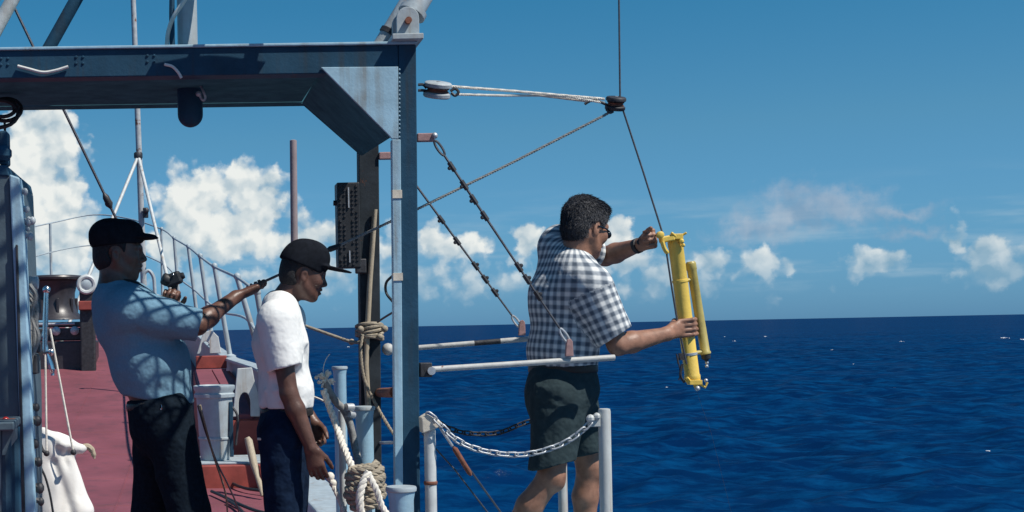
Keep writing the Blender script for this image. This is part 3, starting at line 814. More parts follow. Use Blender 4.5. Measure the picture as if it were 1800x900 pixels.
gp = [P(564, 118, YN - .016), P(700, 117, YN - .016), P(700.5, 244, YN - .016), P(689, 244, YN - .016), P(684, 238, YN - .016)]
gs = MB().prism(gp, (0, .014, 0)).build('gusset', 'grey_paint', g, bevel=0.002)
w = MB()
for i in range(17): w.ball(P(702.2, 122 + i * 7.4, YN - .012), .0042, 6)
w.build('weld_bead', 'grey_paint', gs, smooth=True)
for y0, y1 in ((334, 348), (480, 493)):
    a = P(689 + (y0 - 240) * .009, y0, YN - .018); b = P(706 + (y0 - 240) * .009, y1, YN - .018)
    MB().box((a + b) / 2 + Vector((0, .024, 0)), (b.x - a.x, .052, a.z - b.z)).build('tape_band', 'tape_cream', g)
for bx_ in (8, 140, 265):
    for dx_, dy_ in ((-6, -5), (6, -5), (-6, 6), (6, 6)):
        c_ = P(bx_ + dx_, 108 + dy_ - .02 * bx_, YN); MB().lathe((c_.x, YN + .001, c_.z), (0, -1, 0), [(.0060, 0), (.0060, .004), (.0035, .006)], 6).build('bolt_head', 'slate_and_shade', g)
# far frame
zf = zt + .005
xf0, xf1 = P(633, 500, YF).x, P(668, 500, YF).x
def fx(x, z): return x + dzb * (P(650, 500, YF).z - z) * 1.0
MB().prism([(fx(xf0, zb0), YF, zb0), (fx(xf1, zb0), YF, zb0), (fx(xf1, zf), YF, zf), (fx(xf0, zf), YF, zf)], (0, .10, 0)).build('post', 'post_shade', g, bevel=0.004)
zfb = P(530, 181, YF).z
def zfbx(x): return zfb + slope * (x - P(530, 181, YF).x)
MB().prism([(XL, YF, zfbx(XL)), (xf0 - .002, YF, zfbx(xf0)), (xf0 - .002, YF, zf - .01), (XL, YF, ztop(XL) - .01)], (0, .10, 0)).build('beam', 'soffit_shade', g, bevel=0.004)
MB().prism([P(529, 181, YF - .014), P(640, 178, YF - .014), P(634, 273, YF - .014)], (0, .012, 0)).build('gusset', 'soffit_shade', g, bevel=0.002)
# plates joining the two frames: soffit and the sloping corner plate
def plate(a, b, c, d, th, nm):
    n = (b - a).cross(d - a).normalized() * th; MB().prism([a, b, c, d], n).build(nm, 'soffit_shade', g, bevel=0.002)
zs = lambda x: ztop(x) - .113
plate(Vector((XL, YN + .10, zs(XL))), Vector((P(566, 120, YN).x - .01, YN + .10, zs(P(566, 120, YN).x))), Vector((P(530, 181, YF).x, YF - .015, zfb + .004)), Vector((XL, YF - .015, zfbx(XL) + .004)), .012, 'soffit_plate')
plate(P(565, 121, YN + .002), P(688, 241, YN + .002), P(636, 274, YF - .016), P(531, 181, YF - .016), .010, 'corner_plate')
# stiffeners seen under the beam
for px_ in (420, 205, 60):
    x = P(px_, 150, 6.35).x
    MB().box((x, 6.35, ztop(x) - .10 + .06), (.012, .76, .08)).build('stiffener', 'soffit_shade', g)
# short ties between far and near posts
MB().prism([P(668, 268, YF), P(676, 268, YF), P(676, 281, YF), P(668, 281, YF)], (0, -.001, 0)) if False else None
for (y, mt) in ((691, 'rust'), (780, 'galvanised')):
    a = Vector((fx(xf1, Z(668, y, YF)) - .004, YF + .05, Z(668, y, YF))); b = Vector((P(697, y, YN).x, YN + .06, Z(690, y, YN) + .0))
    MB().tube([a, b], .022 if mt == 'rust' else .007, 8).build('tie_bar', mt, g, smooth=True)
# hinge lug on the corner and the boom standing in it
lug = thing('boom', (P(715, 72, YN).x, YN + .05, zt + .012), 'pale grey pipe boom rising from its pivot lug on the gantry corner', 'boom')
mp = P(714, 73, YN); MB().box((mp.x, YN + .045, zt + .024), (.128, .20, .024)).build('foot_plate', 'pale_paint', lug, bevel=0.003)
def lugplate(yy):
    c = P(715, 34, YN); c.y = yy; r_ = .0465; base = zt + .036
    pts = [(c.x - r_, yy, base), (c.x + r_, yy, base)] + [(c.x + r_ * math.cos(t), yy, c.z + r_ * math.sin(t)) for t in np.linspace(0, math.pi, 12)]
    MB().prism(pts, (0, .022, 0)).build('pivot_lug', 'pale_paint', lug, bevel=0.002)
lugplate(YN - .03); lugplate(YN + .10)
pv = P(715, 40, YN) + Vector((0, .045, 0))
MB().tube([pv + Vector((0, -.10, 0)), pv + Vector((0, .11, 0))], .014, 12).build('pivot_pin', 'rust', lug, smooth=True)
TIP = P(1087.5, -600, 6.32)
b0_ = pv; ax_ = (TIP - b0_).normalized()
MB().tube([b0_, b0_ + ax_ * .07], .038, 14).build('heel_fitting', 'pale_paint', lug, smooth=True)
MB().lathe(b0_ + ax_ * .055, ax_, [(.060, 0), (.060, .022), (.047, .026), (.047, (TIP - b0_).length - .06)], 24).build('pipe', 'pale_paint', lug, smooth=True)
MB().lathe(TIP + Vector((-.0, .0, -.02)), (0, 1, 0), [(.02, -.05), (.07, -.04), (.05, 0), (.07, .04), (.02, .05)], 20).build('head_sheave', 'dark_iron', lug, smooth=True)
# brace pipes on the beam top
def brace(name, a, b, r_, mt, label, collar=None):
    t = thing(name, a, label, 'brace'); d = (b - a)
    MB().tube([a, b], r_, 16).build('pipe', mt, t, smooth=True)
    MB().lathe(a, (0, 0, 1), [(r_ * 1.7, 0), (r_ * 1.7, .012), (r_ * 1.2, .016)], 16).build('base_flange', mt, t, smooth=True)
    if collar: MB().lathe(a + d.normalized() * collar, d, [(r_ * 1.03, 0), (r_ * 1.18, .002), (r_ * 1.18, .022), (r_ * 1.03, .024)], 18).build('collar', 'dark_iron', t, smooth=True)
    return t
a = P(662, 76, 6.10); a.z = zt + .012
brace('brace_pipe', a, a + (P(712, -6, 6.10) - P(662, 76, 6.10)).normalized() * 1.9, .033, 'pale_paint', 'pale grey brace pipe with dark collar leaning beside the boom foot', .085)
a = P(56, 90, 6.6); a.z = ztop(a.x) + .012
brace('brace_pipe', a, a + (P(112, -10, 6.6) - P(56, 90, 6.6)).normalized() * 1.9, .030, 'slate_and_shade', 'dark slate brace pipe crossing the stay wire above the gantry beam')
a = P(-38, 92, 6.2); a.z = ztop(a.x) + .012
brace('brace_pipe', a, a + (P(12, 0, 6.2) - P(-38, 92, 6.2)).normalized() * 1.7, .030, 'white_paint', 'pale cream brace pipe cutting across the sky beside the dark brace')
# king post that passes through the beam and ends in a rounded stub below
kp = thing('king_post', (P(335, 225, 6.3).x, 6.3, P(335, 225, 6.3).z), 'upright grey pipe through the gantry beam ending in a rounded stub', 'pipe post')
c0 = P(335, 224, 6.3); r2 = .056; xk = c0.x
MB().lathe((xk, 6.3, c0.z), (0, 0, 1), [(.004, 0)] + [(r2 * math.sin(t), r2 * (1 - math.cos(t))) for t in np.linspace(.25, 1.57, 7)] + [(r2, .24)], 24).build('rounded_stub', 'slate_and_shade', kp, smooth=True)  # same pipe as above, coloured dark for the shade below the beam
MB().lathe((P(329.5, 60, 6.3).x, 6.3, ztop(xk) + .012), (0, 0, 1), [(.075, 0), (.075, .012), (.0445, .016), (.0445, 1.25)], 24).build('pipe', 'pale_paint', kp, smooth=True)
MB().tube(spline([P(293, 82, 6.25), P(296, 55, 6.25), P(306, 28, 6.22), P(327, -4, 6.2), P(338, -40, 6.2)], 6), .0095, 8).build('conduit', 'cable_white', kp, smooth=True)
MB().tube(spline([P(303, 82, 6.26), P(302, 30, 6.26), P(303, -30, 6.26)], 4), .012, 8).build('conduit', 'slate_and_shade', kp, smooth=True)
sh = MB(); sh.tube(spline([P(352, 148, 6.22), P(357, 160, 6.2), P(361, 172, 6.2), P(356, 176, 6.2), P(350, 165, 6.2)], 4), .006, 6); sh.ball(P(349, 165, 6.2), .013, 8); sh.build('shackle', 'galvanised', kp, smooth=True)
# white cables laced through the beam
cb = thing('beam_cable', P(60, 130, YN - .02), 'thin white electric cable looping in and out along the gantry beam', 'cable')
for i, pts in enumerate([[(31, 116), (50, 121), (75, 127), (97, 124), (120, 117)], [(289, 113), (303, 117), (313, 127), (319, 137)]]):
    MB().tube(spline([P(x, y, YN - .012) for x, y in pts], 5), .0062, 8).build('cable_run', 'cable_white', cb, smooth=True)
for pts in [[(48, 156), (70, 153), (110, 152.5), (153, 153)], [(213, 151), (240, 151)], [(260, 151), (276, 150), (293, 148)]]:
    MB().tube(spline([P(x, y, 6.28) for x, y in pts], 5), .0062, 8).build('cable_run', 'cable_white', cb, smooth=True)
# black hose hung in loops under the beam's far left
hs = MB()
for (x, y, r_, yy) in ((6, 190, .055, 6.3), (10, 193, .07, 6.32), (-2, 200, .085, 6.28)):
    hs.tube([P(x, y, yy) + Vector((math.cos(t) * r_, math.sin(t) * .02, math.sin(t) * r_ * .75)) for t in np.linspace(0, 6.28, 22)], .009, 8)
hs.tube(spline([P(8, 210, 6.3), P(9, 250, 6.3), P(6, 300, 6.3), P(4, 330, 6.3)], 5), .006, 6)
hs.tube(spline([P(22, 183, 6.3), P(26, 196, 6.3), P(34, 186, 6.3)], 4), .007, 6)
single(hs, 'hose_coil', 'black_rubber', 'black rubber hose coiled under the beam beside the deckhouse corner', 'hose', smooth=True)
# dark perforated case on the far post
bx = thing('terminal_case', P(613, 470, YF - .06), 'narrow black perforated metal case fixed to the far gantry post', 'case')
c = (P(595, 320, YF - .06) + P(632, 471, YF - .06)) / 2; sz = P(632, 320, YF - .06) - P(595, 471, YF - .06)
MB().box((c.x, YF + .0, c.z), (sz.x, .12, sz.z)).build('housing', 'black_rubber', bx, bevel=0.005)
hl = MB(); hr = random.Random(4)
for i in range(19):
    for k in (0, 1, 3, 4):
        if hr.random() < .85: hl.box((c.x - sz.x * .36 + k * sz.x * .18, YF - .0625, c.z - sz.z * .46 + i * sz.z * .051), (.009, .006, .010 * hr.uniform(.6, 1.2)))
hl.build('vent_rivets', 'dark_iron', bx, kind='stuff')
for a_, b_ in ((.20, .44), (-.44, -.30)):
    MB().box((c.x, YF - .064, c.z + sz.z * (a_ + b_) / 2), (.006, .008, sz.z * (b_ - a_))).build('slot_strip', 'galvanised', bx)
MB().tube([P(596, 357, YF - .02), P(586, 357, YF - .02)], .013, 10).build('knob', 'black_rubber', bx, smooth=True)
MB().box(P(634, 468, YF - .03), (.05, .05, .07)).build('mounting_foot', 'dark_iron', bx, bevel=0.006)
# boathook pole lashed to the far post
pole = thing('lashed_pole', P(646, 760, YF - .02), 'pale wooden pole standing lashed against the dark far gantry post', 'pole')
MB().tube([P(660, 368, YF - .022), P(650, 500, YF - .024), P(643, 640, YF - .024), P(650, 760, YF - .024)], [.010, .0125, .014, .014], 10).build('shaft', 'wood_pale', pole, smooth=True)
ls = MB(); lr = random.Random(2)
for i in range(6):
    y = 573 + i * 4; pts = []
    for t in np.linspace(0, 6.28, 25):
        pts.append(Vector((fx((xf0 + xf1) / 2, 1.3) + math.cos(t) * .062, YF + .045 - math.sin(t) * .088, P(650, y, YF).z + math.sin(t + i) * .012)))
    ls.tube(pts, .0085, 7)
for x, y in ((634, 579), (676, 578), (668, 592)): ls.ball(P(x, y, YF - .05), .017, 8)
ls.build('lashing', 'rope_tan', pole, smooth=True)
tl = MB(); laid_rope(tl, spline([P(637, 588, YF - .06), P(634, 620, YF - .07), P(640, 665, YF - .07), P(655, 700, YF - .08), P(690, 760, YF - .15), P(720, 790, YF - .2)], 10), .008); tl.build('loose_tail', 'rope_tan', pole, smooth=True)
lt = MB(); laid_rope(lt, spline([P(634, 602, YF - .06), P(615, 600, 7.0), P(585, 590, 7.3), P(540, 574, 7.8), P(500, 560, 8.2), P(455, 552, 8.8)], 10), .0085); lt.ball(P(618, 601, 7.0), .016, 8)
single(lt, 'lashing_line', 'rope_tan', 'thin tan line slung from the far post behind the young man', 'rope', smooth=True)
cbk = MB(); cbk.tube(spline([P(691, 484, 6.1), P(679, 497, 6.12), P(679, 515, 6.14), P(691, 531, 6.1)], 6), .006, 7); cbk.tube(spline([P(692, 548, 6.1), P(674, 559, 6.4), P(664, 566, 6.7)], 5), .005, 7)
single(cbk, 'cable_loop', 'black_rubber', 'black cable loop bulging out beside the pale gantry strip', 'cable', smooth=True)

# ---- swing-out bars of the outboard platform
def bar(name, a, b, rad, lug_at, label, Yl, patch=None, br=True):
    t = thing(name, a, label, 'bar', 'swing-out bars of the outboard platform')
    MB().tube([a, a.lerp(b, .33), a.lerp(b, .66), b], [rad, rad, rad * 1.02, rad * 1.06], 12).build('pipe', 'bar_paint', t, smooth=True)
    q = P(*lug_at, Yl); pr = MB()
    up_ = Vector((0, 0, 1)); pts = [(q.x - .017, Yl - .01, q.z - .035), (q.x + .017, Yl - .01, q.z - .035), (q.x + .015, Yl - .01, q.z + .028), (q.x + .006, Yl - .01, q.z + .04), (q.x - .008, Yl - .01, q.z + .036), (q.x - .013, Yl - .01, q.z + .015)]
    pr.prism(pts, (0, .018, 0)).build('eye_lug', 'pink_primer', t, bevel=0.003)
    if br:
        MB().box(a + Vector((.0, 0, 0)), (.05, .07, .06)).build('hinge_block', 'dark_iron', t, bevel=0.004)
        MB().tube([a + Vector((.02, -.05, -.004)), a + Vector((.02, .05, -.004))], .017, 12).build('hinge_pin', 'galvanised', t, smooth=True)
    if patch:
        MB().tube([a.lerp(b, patch[0]), a.lerp(b, patch[1])], rad * 1.05, 12).build('bare_band', 'dark_iron', t, smooth=True)
    return t
bar('swing_bar', P(747, 650, 5.95), P(1080, 628.5, 6.02), .0125, (1000, 612), 'long white pipe bar crossing in front of the sampling man\'s waist', 5.99)
bar('swing_bar', P(676, 616, 6.85), P(931, 595.5, 6.80), .0125, (917, 577), 'shorter white pipe bar with dark band passing behind the sampling man', 6.80, (.62, .80), False)
MB_ = MB().ball(P(682, 614, 6.84), .03, 10)
single(MB_, 'bar_knuckle', 'bar_paint', 'small pale pipe knuckle joining the short bar to the far post', 'pipe joint', smooth=True)

# chain stays with wire clips
def stay(a, b, Ys, label, bracket_px, clips):
    t = thing('wire_stay', a, label, 'wire stay', 'wire stays of the swing-out bars')
    d = b - a; dn = d.normalized()
    MB().tube([a.lerp(b, .068), a.lerp(b, .3), a.lerp(b, .6), a.lerp(b, .93)], [.0052, .0055, .0048, .0042], 8).build('wire', 'wire', t, smooth=True)
    side = dn.cross(Vector((0, 1, 0)))
    for (c0_, c1_, w_) in ((.004, .075, .010), (.922, .992, .010)):
        lp = [a.lerp(b, c0_ + (c1_ - c0_) * (.5 - .5 * math.cos(u_))) + side * (w_ * math.sin(u_)) for u_ in np.linspace(0, 6.283, 20)]
        MB().tube(lp, .0052, 7).build('eye_loop', 'galvanised' if c0_ > .5 else 'wire', t, smooth=True)
    for c_ in clips:
        q = a.lerp(b, c_); m_ = MB().tube([q - dn * .022, q + dn * .022], .010, 8); m_.ball(q - side * .012 * (1 if c_ < .6 else -1), .009, 6)
        m_.build('wire_clip', 'dark_iron', t, smooth=True)
    br = bracket_px
    MB().box((br[0] + br[1]) / 2, ((br[1] - br[0]).length, .03, .035)).build('bracket', 'pink_primer', t, bevel=0.004)
    MB().ball(br[1] + Vector((0, -.015, .004)), .014, 8).build('shackle_pin', 'galvanised', t, smooth=True)
    return t
stay(P(763, 246, 5.97), P(1003, 606, 5.99), None, 'upper wire stay with clips running down across the sampling man\'s back', (P(733, 243, 5.97), P(763, 241, 5.97)), (.13, .22, .29, .37, .62, .68, .76))
stay(P(703, 287, 6.80), P(917, 578, 6.80), None, 'lower wire stay ending at the short white bar', (P(666, 274, 6.80), P(702, 274, 6.80)), (.34, .47, .62, .70, .78))

# ---- outboard platform with stanchions and chains
PZ = 0.13
pf = thing('platform', (1.5, 6.35, PZ - .06), 'small steel outboard platform with white stanchions under the sampling man', 'platform')
MB().box((1.50, 6.36, PZ - .035), (1.02, 1.16, .05)).build('base_plate', 'grey_paint', pf, bevel=0.006)
for i in range(9): MB().box((1.06 + .11 * i, 6.36, PZ - .004), (.085, 1.12, .012)).build('tread_bar', 'grey_paint', pf, bevel=0.002)
def stanchion(top, r_):
    b = Vector((top.x + .0, top.y, PZ - .01)); MB().lathe(b, (0, 0, 1), [(r_ * 1.6, 0), (r_ * 1.6, .02), (r_, .025), (r_ * .98, top.z - b.z - .012), (r_ * .9, top.z - b.z - .002), (r_ * .6, top.z - b.z)], 18).build('stanchion', 'white_paint', pf, smooth=True)
sa_, sb_, sc_ = P(755, 752, 5.84), P(1062, 718, 5.82), P(988, 800, 6.86)
stanchion(sa_, .0245); stanchion(sb_, .0255); stanchion(sc_, .0225)
MB().lathe(Vector((sa_.x, sa_.y, Z(755, 852, 5.84))), (0, 0, 1), [(.026, 0), (.028, .003), (.028, .012), (.026, .015)], 16).build('rust_band', 'rust', pf, smooth=True)
MB().prism([P(741, 735, 5.80), P(752, 728, 5.80), P(776, 742, 5.80), P(770, 752, 5.80), P(743, 762, 5.80)], (0, .08, 0)).build('hinge_plate', 'tape_cream', pf, bevel=0.004)
MB().box(P(1044, 741, 5.82), (.045, .035, .042)).ball(P(1038, 736, 5.80), .018, 8).ball(P(1049, 732, 5.80), .016, 8).build('chain_lug', 'white_paint', pf, bevel=0.003)
LINK = None
def chain(path, label, pitch=.036, mats=('galvanised',)):
    global LINK
    pts = resample(path, pitch)
    t = thing('safety_chain', pts[0], label, 'chain')
    if LINK is None:
        m_ = MB(); L_, W_ = .0140, .0115
        loop = [Vector((L_ + W_ * math.sin(a), W_ * math.cos(a), 0)) for a in np.linspace(0, math.pi, 6)] + [Vector((-L_ - W_ * math.sin(a), -W_ * math.cos(a), 0)) for a in np.linspace(0, math.pi, 6)]
        m_.tube(loop, .0042, 5, closed=True)
        LINK = m_
    me = {}
    for mt in set(mats):
        mm = bpy.data.meshes.new('chain_link'); mm.from_pydata([tuple(v) for v in LINK.v], [], LINK.f); mm.materials.append(M[mt])
        for p in mm.polygons: p.use_smooth = True
        me[mt] = mm
    for i in range(len(pts) - 1):
        c = (pts[i] + pts[i + 1]) / 2; x = (pts[i + 1] - pts[i]).normalized(); y = x.cross(Vector((0, 1, 0))).normalized(); z = x.cross(y)
        a = R(35) + (math.pi / 2 if i % 2 else 0); y2 = y * math.cos(a) + z * math.sin(a); z2 = x.cross(y2)
        f_ = i / (len(pts) - 1); mt = mats[0] if len(mats) == 1 or f_ > .62 else mats[1]
        o = bpy.data.objects.new('chain_link', me[mt]); COL.objects.link(o); o.parent = t
        o.matrix_local = Matrix.Translation(c - pts[0]) @ Matrix((x, y2, z2)).transposed().to_4x4()
        o['_o'] = (0, 0, 0)
    return t
chain(spline([P(x, y, 5.80) for x, y in ((752, 727), (770, 742), (795, 768), (830, 787), (880, 798), (930, 798), (985, 782), (1020, 760), (1038, 742))], 6), 'bright galvanised chain sagging across in front of the sampling man\'s knees')
chain(spline([P(x, y, 6.78) for x, y in ((765, 740), (800, 757), (840, 763), (880, 760), (920, 744), (955, 735))], 6) + [Vector((sc_.x - .02, sc_.y, sc_.z - .02))], 'dark chain sagging behind the sampling man to the far stanchion', .036, ('galvanised', 'dark_iron'))
gw = thing('guy_wire', P(768, 745, 5.84), 'guy wire with a rusty turnbuckle sloping down under the chain', 'guy wire')
e1_ = P(768, 745, 5.84); e2_ = P(905, 935, 6.0)
MB().tube([e1_, e2_], .0042, 7).build('wire', 'wire', gw, smooth=True)
MB().tube([P(797, 786, 5.86), P(800, 790, 5.86), P(825, 831, 5.88), P(828, 836, 5.88)], [.005, .0115, .0105, .005], 10).build('turnbuckle', 'rust', gw, smooth=True)
MB().tube([P(776, 755, 5.84), P(795, 784, 5.86)], .006, 8).build('shackle', 'galvanised', gw, smooth=True)
single(MB().tube([P(742, 762, 6.82), P(800, 826, 6.85), P(868, 915, 6.9)], .004, 7), 'guy_wire', 'wire', 'plain dark guy wire sloping down behind the white stanchion', 'guy wire', smooth=True)
# ================================================================== PEOPLE
def merge(a, b, k=0.02):
    h = np.maximum(k - np.abs(a.F - b.F), 0) / k
    a.F = np.minimum(a.F, b.F) - h * h * k * 0.25
def blank(s):
    o = SDF.__new__(SDF); o.h, o.lo, o.n, o.ax = s.h, s.lo, s.n, s.ax; o.F = np.full(tuple(s.n), 0.5, np.float32); return o
def bounds(pts, m):
    a = np.array([vv(p) for p in pts]); return a.min(0) - m, a.max(0) + m
def sleeve(s, a, b, ra, rb, inner, k=0.03, hem_tilt=(0, 0, 0)):
    t = blank(s); a = Vector(a); b = Vector(b); d = (b - a).normalized()
    t.cap(a, b + d * 0.05, ra, rb, 0.01); n = (d + Vector(hem_tilt)).normalized(); t.cut(b, n, 0.004)
    t.cap(b - d * 0.018, b + d * 0.1, inner, inner, 0.004, 's')
    merge(s, t, k)
def folds(freq, amp, seed, stretch=(1, 1, 0.6)):
    st_ = np.array(stretch); return lambda V: amp * fold_noise(V * st_, freq, seed)
def radial_folds(c, rad, amp, n, seed, ax=(1, 0, 2)):
    """creases that fan out from a pull point"""
    c = np.array(c)
    def fn(V):
        d = V - c; r_ = np.linalg.norm(d, axis=1); a = np.arctan2(d[:, 2], d[:, 0] + 0.4 * d[:, 1])
        return amp * np.sin(a * n + seed + 1.5 * np.sin(r_ * 25)) * np.exp(-(r_ / rad) ** 2) * np.clip((r_ - 0.03) / 0.08, 0, 1)
    return fn
def creases(anchor, direction, n, length, width, amp, seed, spread=0.5, scatter=0.05):
    """soft ridges running from near a pull point along a direction"""
    r = random.Random(seed); segs = []
    d = Vector(direction).normalized()
    for i in range(n):
        a = Vector(anchor) + Vector((r.uniform(-1, 1), r.uniform(-1, 1), r.uniform(-1, 1))) * scatter
        e = a + (d + Vector((r.uniform(-1, 1), r.uniform(-1, 1), r.uniform(-1, 1))) * spread).normalized() * length * r.uniform(.5, 1.1)
        segs.append((vv(a), vv(e), width * r.uniform(.7, 1.3), amp * r.choice((-1, 1, 1)) * r.uniform(.5, 1.2), r.uniform(-.03, .03)))
    def fn(V):
        out = np.zeros(len(V))
        for a, e, w, am, bow in segs:
            ab = e - a; t = np.clip(((V - a) @ ab) / (ab @ ab), 0, 1); c = a + t[:, None] * ab; c[:, 2] += bow * np.sin(t * 3.14)
            dd = np.linalg.norm(V - c, axis=1)
            out += am * np.exp(-(dd / w) ** 2) * (1 - t * .7)
        return out
    return fn
def eyes(L, parent, S=1.0, brow=True):
    for e in (-1, 1):
        ey_ = MB().ball(L(0.0725, 0.000, e * 0.031), .0120 * S, 10).build('eye', 'eye_white', parent, smooth=True)
        MB().ball(L(0.0795, 0.000, e * 0.0315), .0052 * S, 8).build('iris', 'glass_black', ey_, smooth=True)
        if brow: MB().tube([L(0.094, 0.021, e * 0.014), L(0.093, 0.027, e * 0.03), L(0.078, 0.023, e * 0.047)], [.0018, .0026, .0016], 6).build('eyebrow', 'hair_black', parent, smooth=True)
def belt_ring(s_like, a, b, side, r_, p_top, n_top, p_bot, mat, parent, name='belt'):
    t = blank(s_like); t.ecap(a, b, side, r_, r_, 0.01); t.cut(p_top, n_top, 0.004); t.cut(p_bot, -Vector(n_top), 0.004)
    return sdf_obj(name, t, mat, parent)

# ------------------------------------------------------------------ the man in the blue shirt, hauling the tag line
def man_blue():
    Y0 = 6.15; q = lambda x, y, d=0.0: P(x, y, Y0 + d)
    gz = 0.0; root = thing('person', (q(290, 1000).x, Y0, gz), 'person in black cap and blue shirt leaning back, arm out hauling a line', 'person')
    f, u = Vector((1, 0.03, -0.04)), Vector((0.0, 0, 1)); hc = q(209, 444)
    side = Vector((-.22, -.975, 0))
    pel, bel, che, nek = q(284, 728), q(264, 640), q(226, 560), q(203, 508)
    shN, shF = q(222, 545, -.17), q(228, 545, .19); elN = q(347, 571, -.16); wrN = q(414, 522, .02); knN = q(441, 506, .06)
    elF = q(276, 592, .24); wrF = q(297, 545, .14); knF = q(304, 516, .11)
    hipN, knNl, anN = q(290, 735, -.10), q(334, 905, -.12), q(322, 1072, -.10)
    hipF, knFl, anF = q(278, 735, .10), q(266, 905, .13), q(238, 1070, .16)
    for a in (anN, anF): a.z = .09
    lo, hi = bounds([hc + Vector((0, 0, .16)), anN, anF, wrN, knN + Vector((.12, 0, .05)), shF, hc - Vector((.2, 0, 0))], .16)
    b = SDF(lo, hi, 0.006)
    L = head(b, hc, f, u, 1.02, nek, .060)
    b.ecap(nek - Vector((0, 0, .03)), che, side, (.13, .08), (.165, .115), .05); b.ecap(che, bel, side, (.165, .12), (.16, .14), .05); b.ecap(bel, pel, side, (.16, .13), (.15, .11), .05)
    b.cap(shN + Vector((0, .02, 0)), elN, .052, .044, .03); b.cap(elN, wrN, .043, .028, .015)
    b.cap(elN.lerp(wrN, .25), elN.lerp(wrN, .3), .046, .045, .02)
    b.cap(shF, elF, .05, .042, .03); b.cap(elF, wrF, .042, .028, .015)
    rope_d = (P(1075, 195, 6.3) - q(455, 498, .06)).normalized()
    grip_hand(b, wrN, q(447, 503, .075), rope_d, .007, Vector((0, -1, 0)).cross(rope_d).normalized() * -1, Vector((0, -1, 0)), (60, 10, -60, -140), thumb_th=(80, 60, 30), thumb_off=.045)
    hand(b, wrF, knF, Vector((1, -.3, 0)), Vector((.4, -1, 0)), (45, 60, 40))
    for h_, k_, a_ in ((hipN, knNl, anN), (hipF, knFl, anF)):
        b.cap(h_, k_, .085, .055, .04); b.cap(k_, a_, .052, .04, .02); b.cap(a_, a_ + Vector((.1, 0, -.04)), .035, .03, .02)
    body = sdf_obj('body', b, 'skin_brown', root)
    eyes(L, root, 1.0, False)
    # hair
    f_, u_, r_ = frame(f, u)
    h = SDF(*bounds([hc], .16), .005); h.ell(L(-0.012, 0.032), (f_, u_, r_), (.104, .096, .083), .01)
    h.ell(L(-0.045, -0.03), (f_, u_, r_), (.066, .06, .070), .03)
    h.cut(L(0.028, 0), f_ + u_ * -.12); h.cut(L(0, -0.062), -u_ + f_ * .35); h.cap(L(-.012, -.006, .06), L(-.012, -.006, .12), .03, .03, .01, 's')
    sdf_obj('hair', h, 'hair_black', root)
    c = SDF(*bounds([hc + f_ * .06 + u_ * .05], .19), .004)
    c.ell(L(-0.010, 0.055), (f_, u_, r_), (.114, .088, .092), .01); c.ell(L(-.05, .075), (f_, u_, r_), (.075, .062, .085), .04)
    c.ell(L(.045, .100), (f_, u_, r_), (.05, .036, .07), .03)
    c.cut(L(-.01, .030), -u_ + f_ * .12, .006)
    br = blank(c); br.ell(L(.095, .066), ((f_ + u_ * -.02).normalized(), u_, r_), (.072, .0085, .075), .006); br.ell(L(.10, .072, 0), (f_, u_, r_), (.05, .010, .03), .02)
    br.cut(L(.05, 0), -f_); merge(c, br, .012)
    cp = sdf_obj('cap', c, 'cap_black', root, [folds(60, .0022, 5)])
    # shirt
    s = SDF(*bounds([nek + Vector((0, 0, .06)), shN, shF, elN, elF, pel + Vector((0, 0, -.02)), bel - Vector((.2, 0, 0)), bel + Vector((.2, 0, 0))], .14), .007)
    hemA = q(286, 712)
    s.ecap(nek - Vector((0, 0, .045)), che, side, (.145, .095), (.188, .140), .06); s.ecap(che, bel, side, (.188, .141), (.185, .160), .06); s.ecap(bel, hemA, side, (.185, .158), (.176, .136), .05)
    s.cap(shN + Vector((.02, .05, .02)), shF + Vector((.02, -.03, .02)), .085, .085, .06)
    s.cut(q(280, 701), Vector((-.15, 0, -1)), .008); 
    s.cap(nek + Vector((.012, 0, .0)), hc, .066, .06, .01, 's')
    sleeve(s, shN, elN + (elN - shN).normalized() * .012, .092, .071, .054, .05)
    sleeve(s, shF, elF, .088, .07, .054, .05)
    fl = [folds(20, .0075, 1, (1, 1, .55)), folds(48, .0030, 2), creases(elN, shN - elN, 9, .16, .016, .010, 3, .45), creases(q(245, 585, -.17), (.7, 0, -.8), 9, .22, .018, .010, 4, .5, .06), creases(q(300, 695, -.15), (-.5, 0, .8), 12, .20, .017, .010, 5, .5, .09), creases(q(200, 680, -.1), (.3, 0, .8), 8, .18, .018, .008, 6, .5, .07)]
    sh = sdf_obj('shirt', s, 'chambray', root, fl)
    col = MB()
    for e in (-1, 1):
        pts = [nek + Vector((-.045, e * .02, .05)), nek + Vector((.01, e * .075, .03)), nek + Vector((.075, e * .045, -.015)), nek + Vector((.07, e * .075, -.06)), nek + Vector((.0, e * .095, -.01)), nek + Vector((-.055, e * .04, .02))]
        col.prism(pts, (0.004, -e * .006, .004))
    col.build('collar', 'chambray', sh, bevel=.002)
    # trousers, belt
    t = SDF(*bounds([pel, hipN, hipF, knNl, knFl, anN, anF], .17), .008)
    t.ecap(pel + Vector((-.01, 0, .05)), pel - Vector((0, 0, .05)), side, (.178, .136), (.182, .138), .05)
    for h_, k_, a_ in ((hipN, knNl, anN), (hipF, knFl, anF)):
        t.cap(h_, k_, .112, .086, .05); t.cap(k_, a_ + Vector((0, 0, -.02)), .084, .078, .03)
    t.cut(q(280, 695), Vector((-.15, 0, 1)), .006); t.cut(Vector((0, 0, .045)), (0, 0, -1), .006)
    tr = sdf_obj('trousers', t, 'trouser_navy', root, [folds(18, .008, 7, (1, 1, .7)), folds(42, .0035, 8), creases(q(300, 740, -.15), (.5, 0, -.9), 8, .25, .018, .010, 9, .5, .08), creases(q(235, 800, .0), (.8, -.3, -.2), 8, .2, .02, .010, 10, .5, .09)])
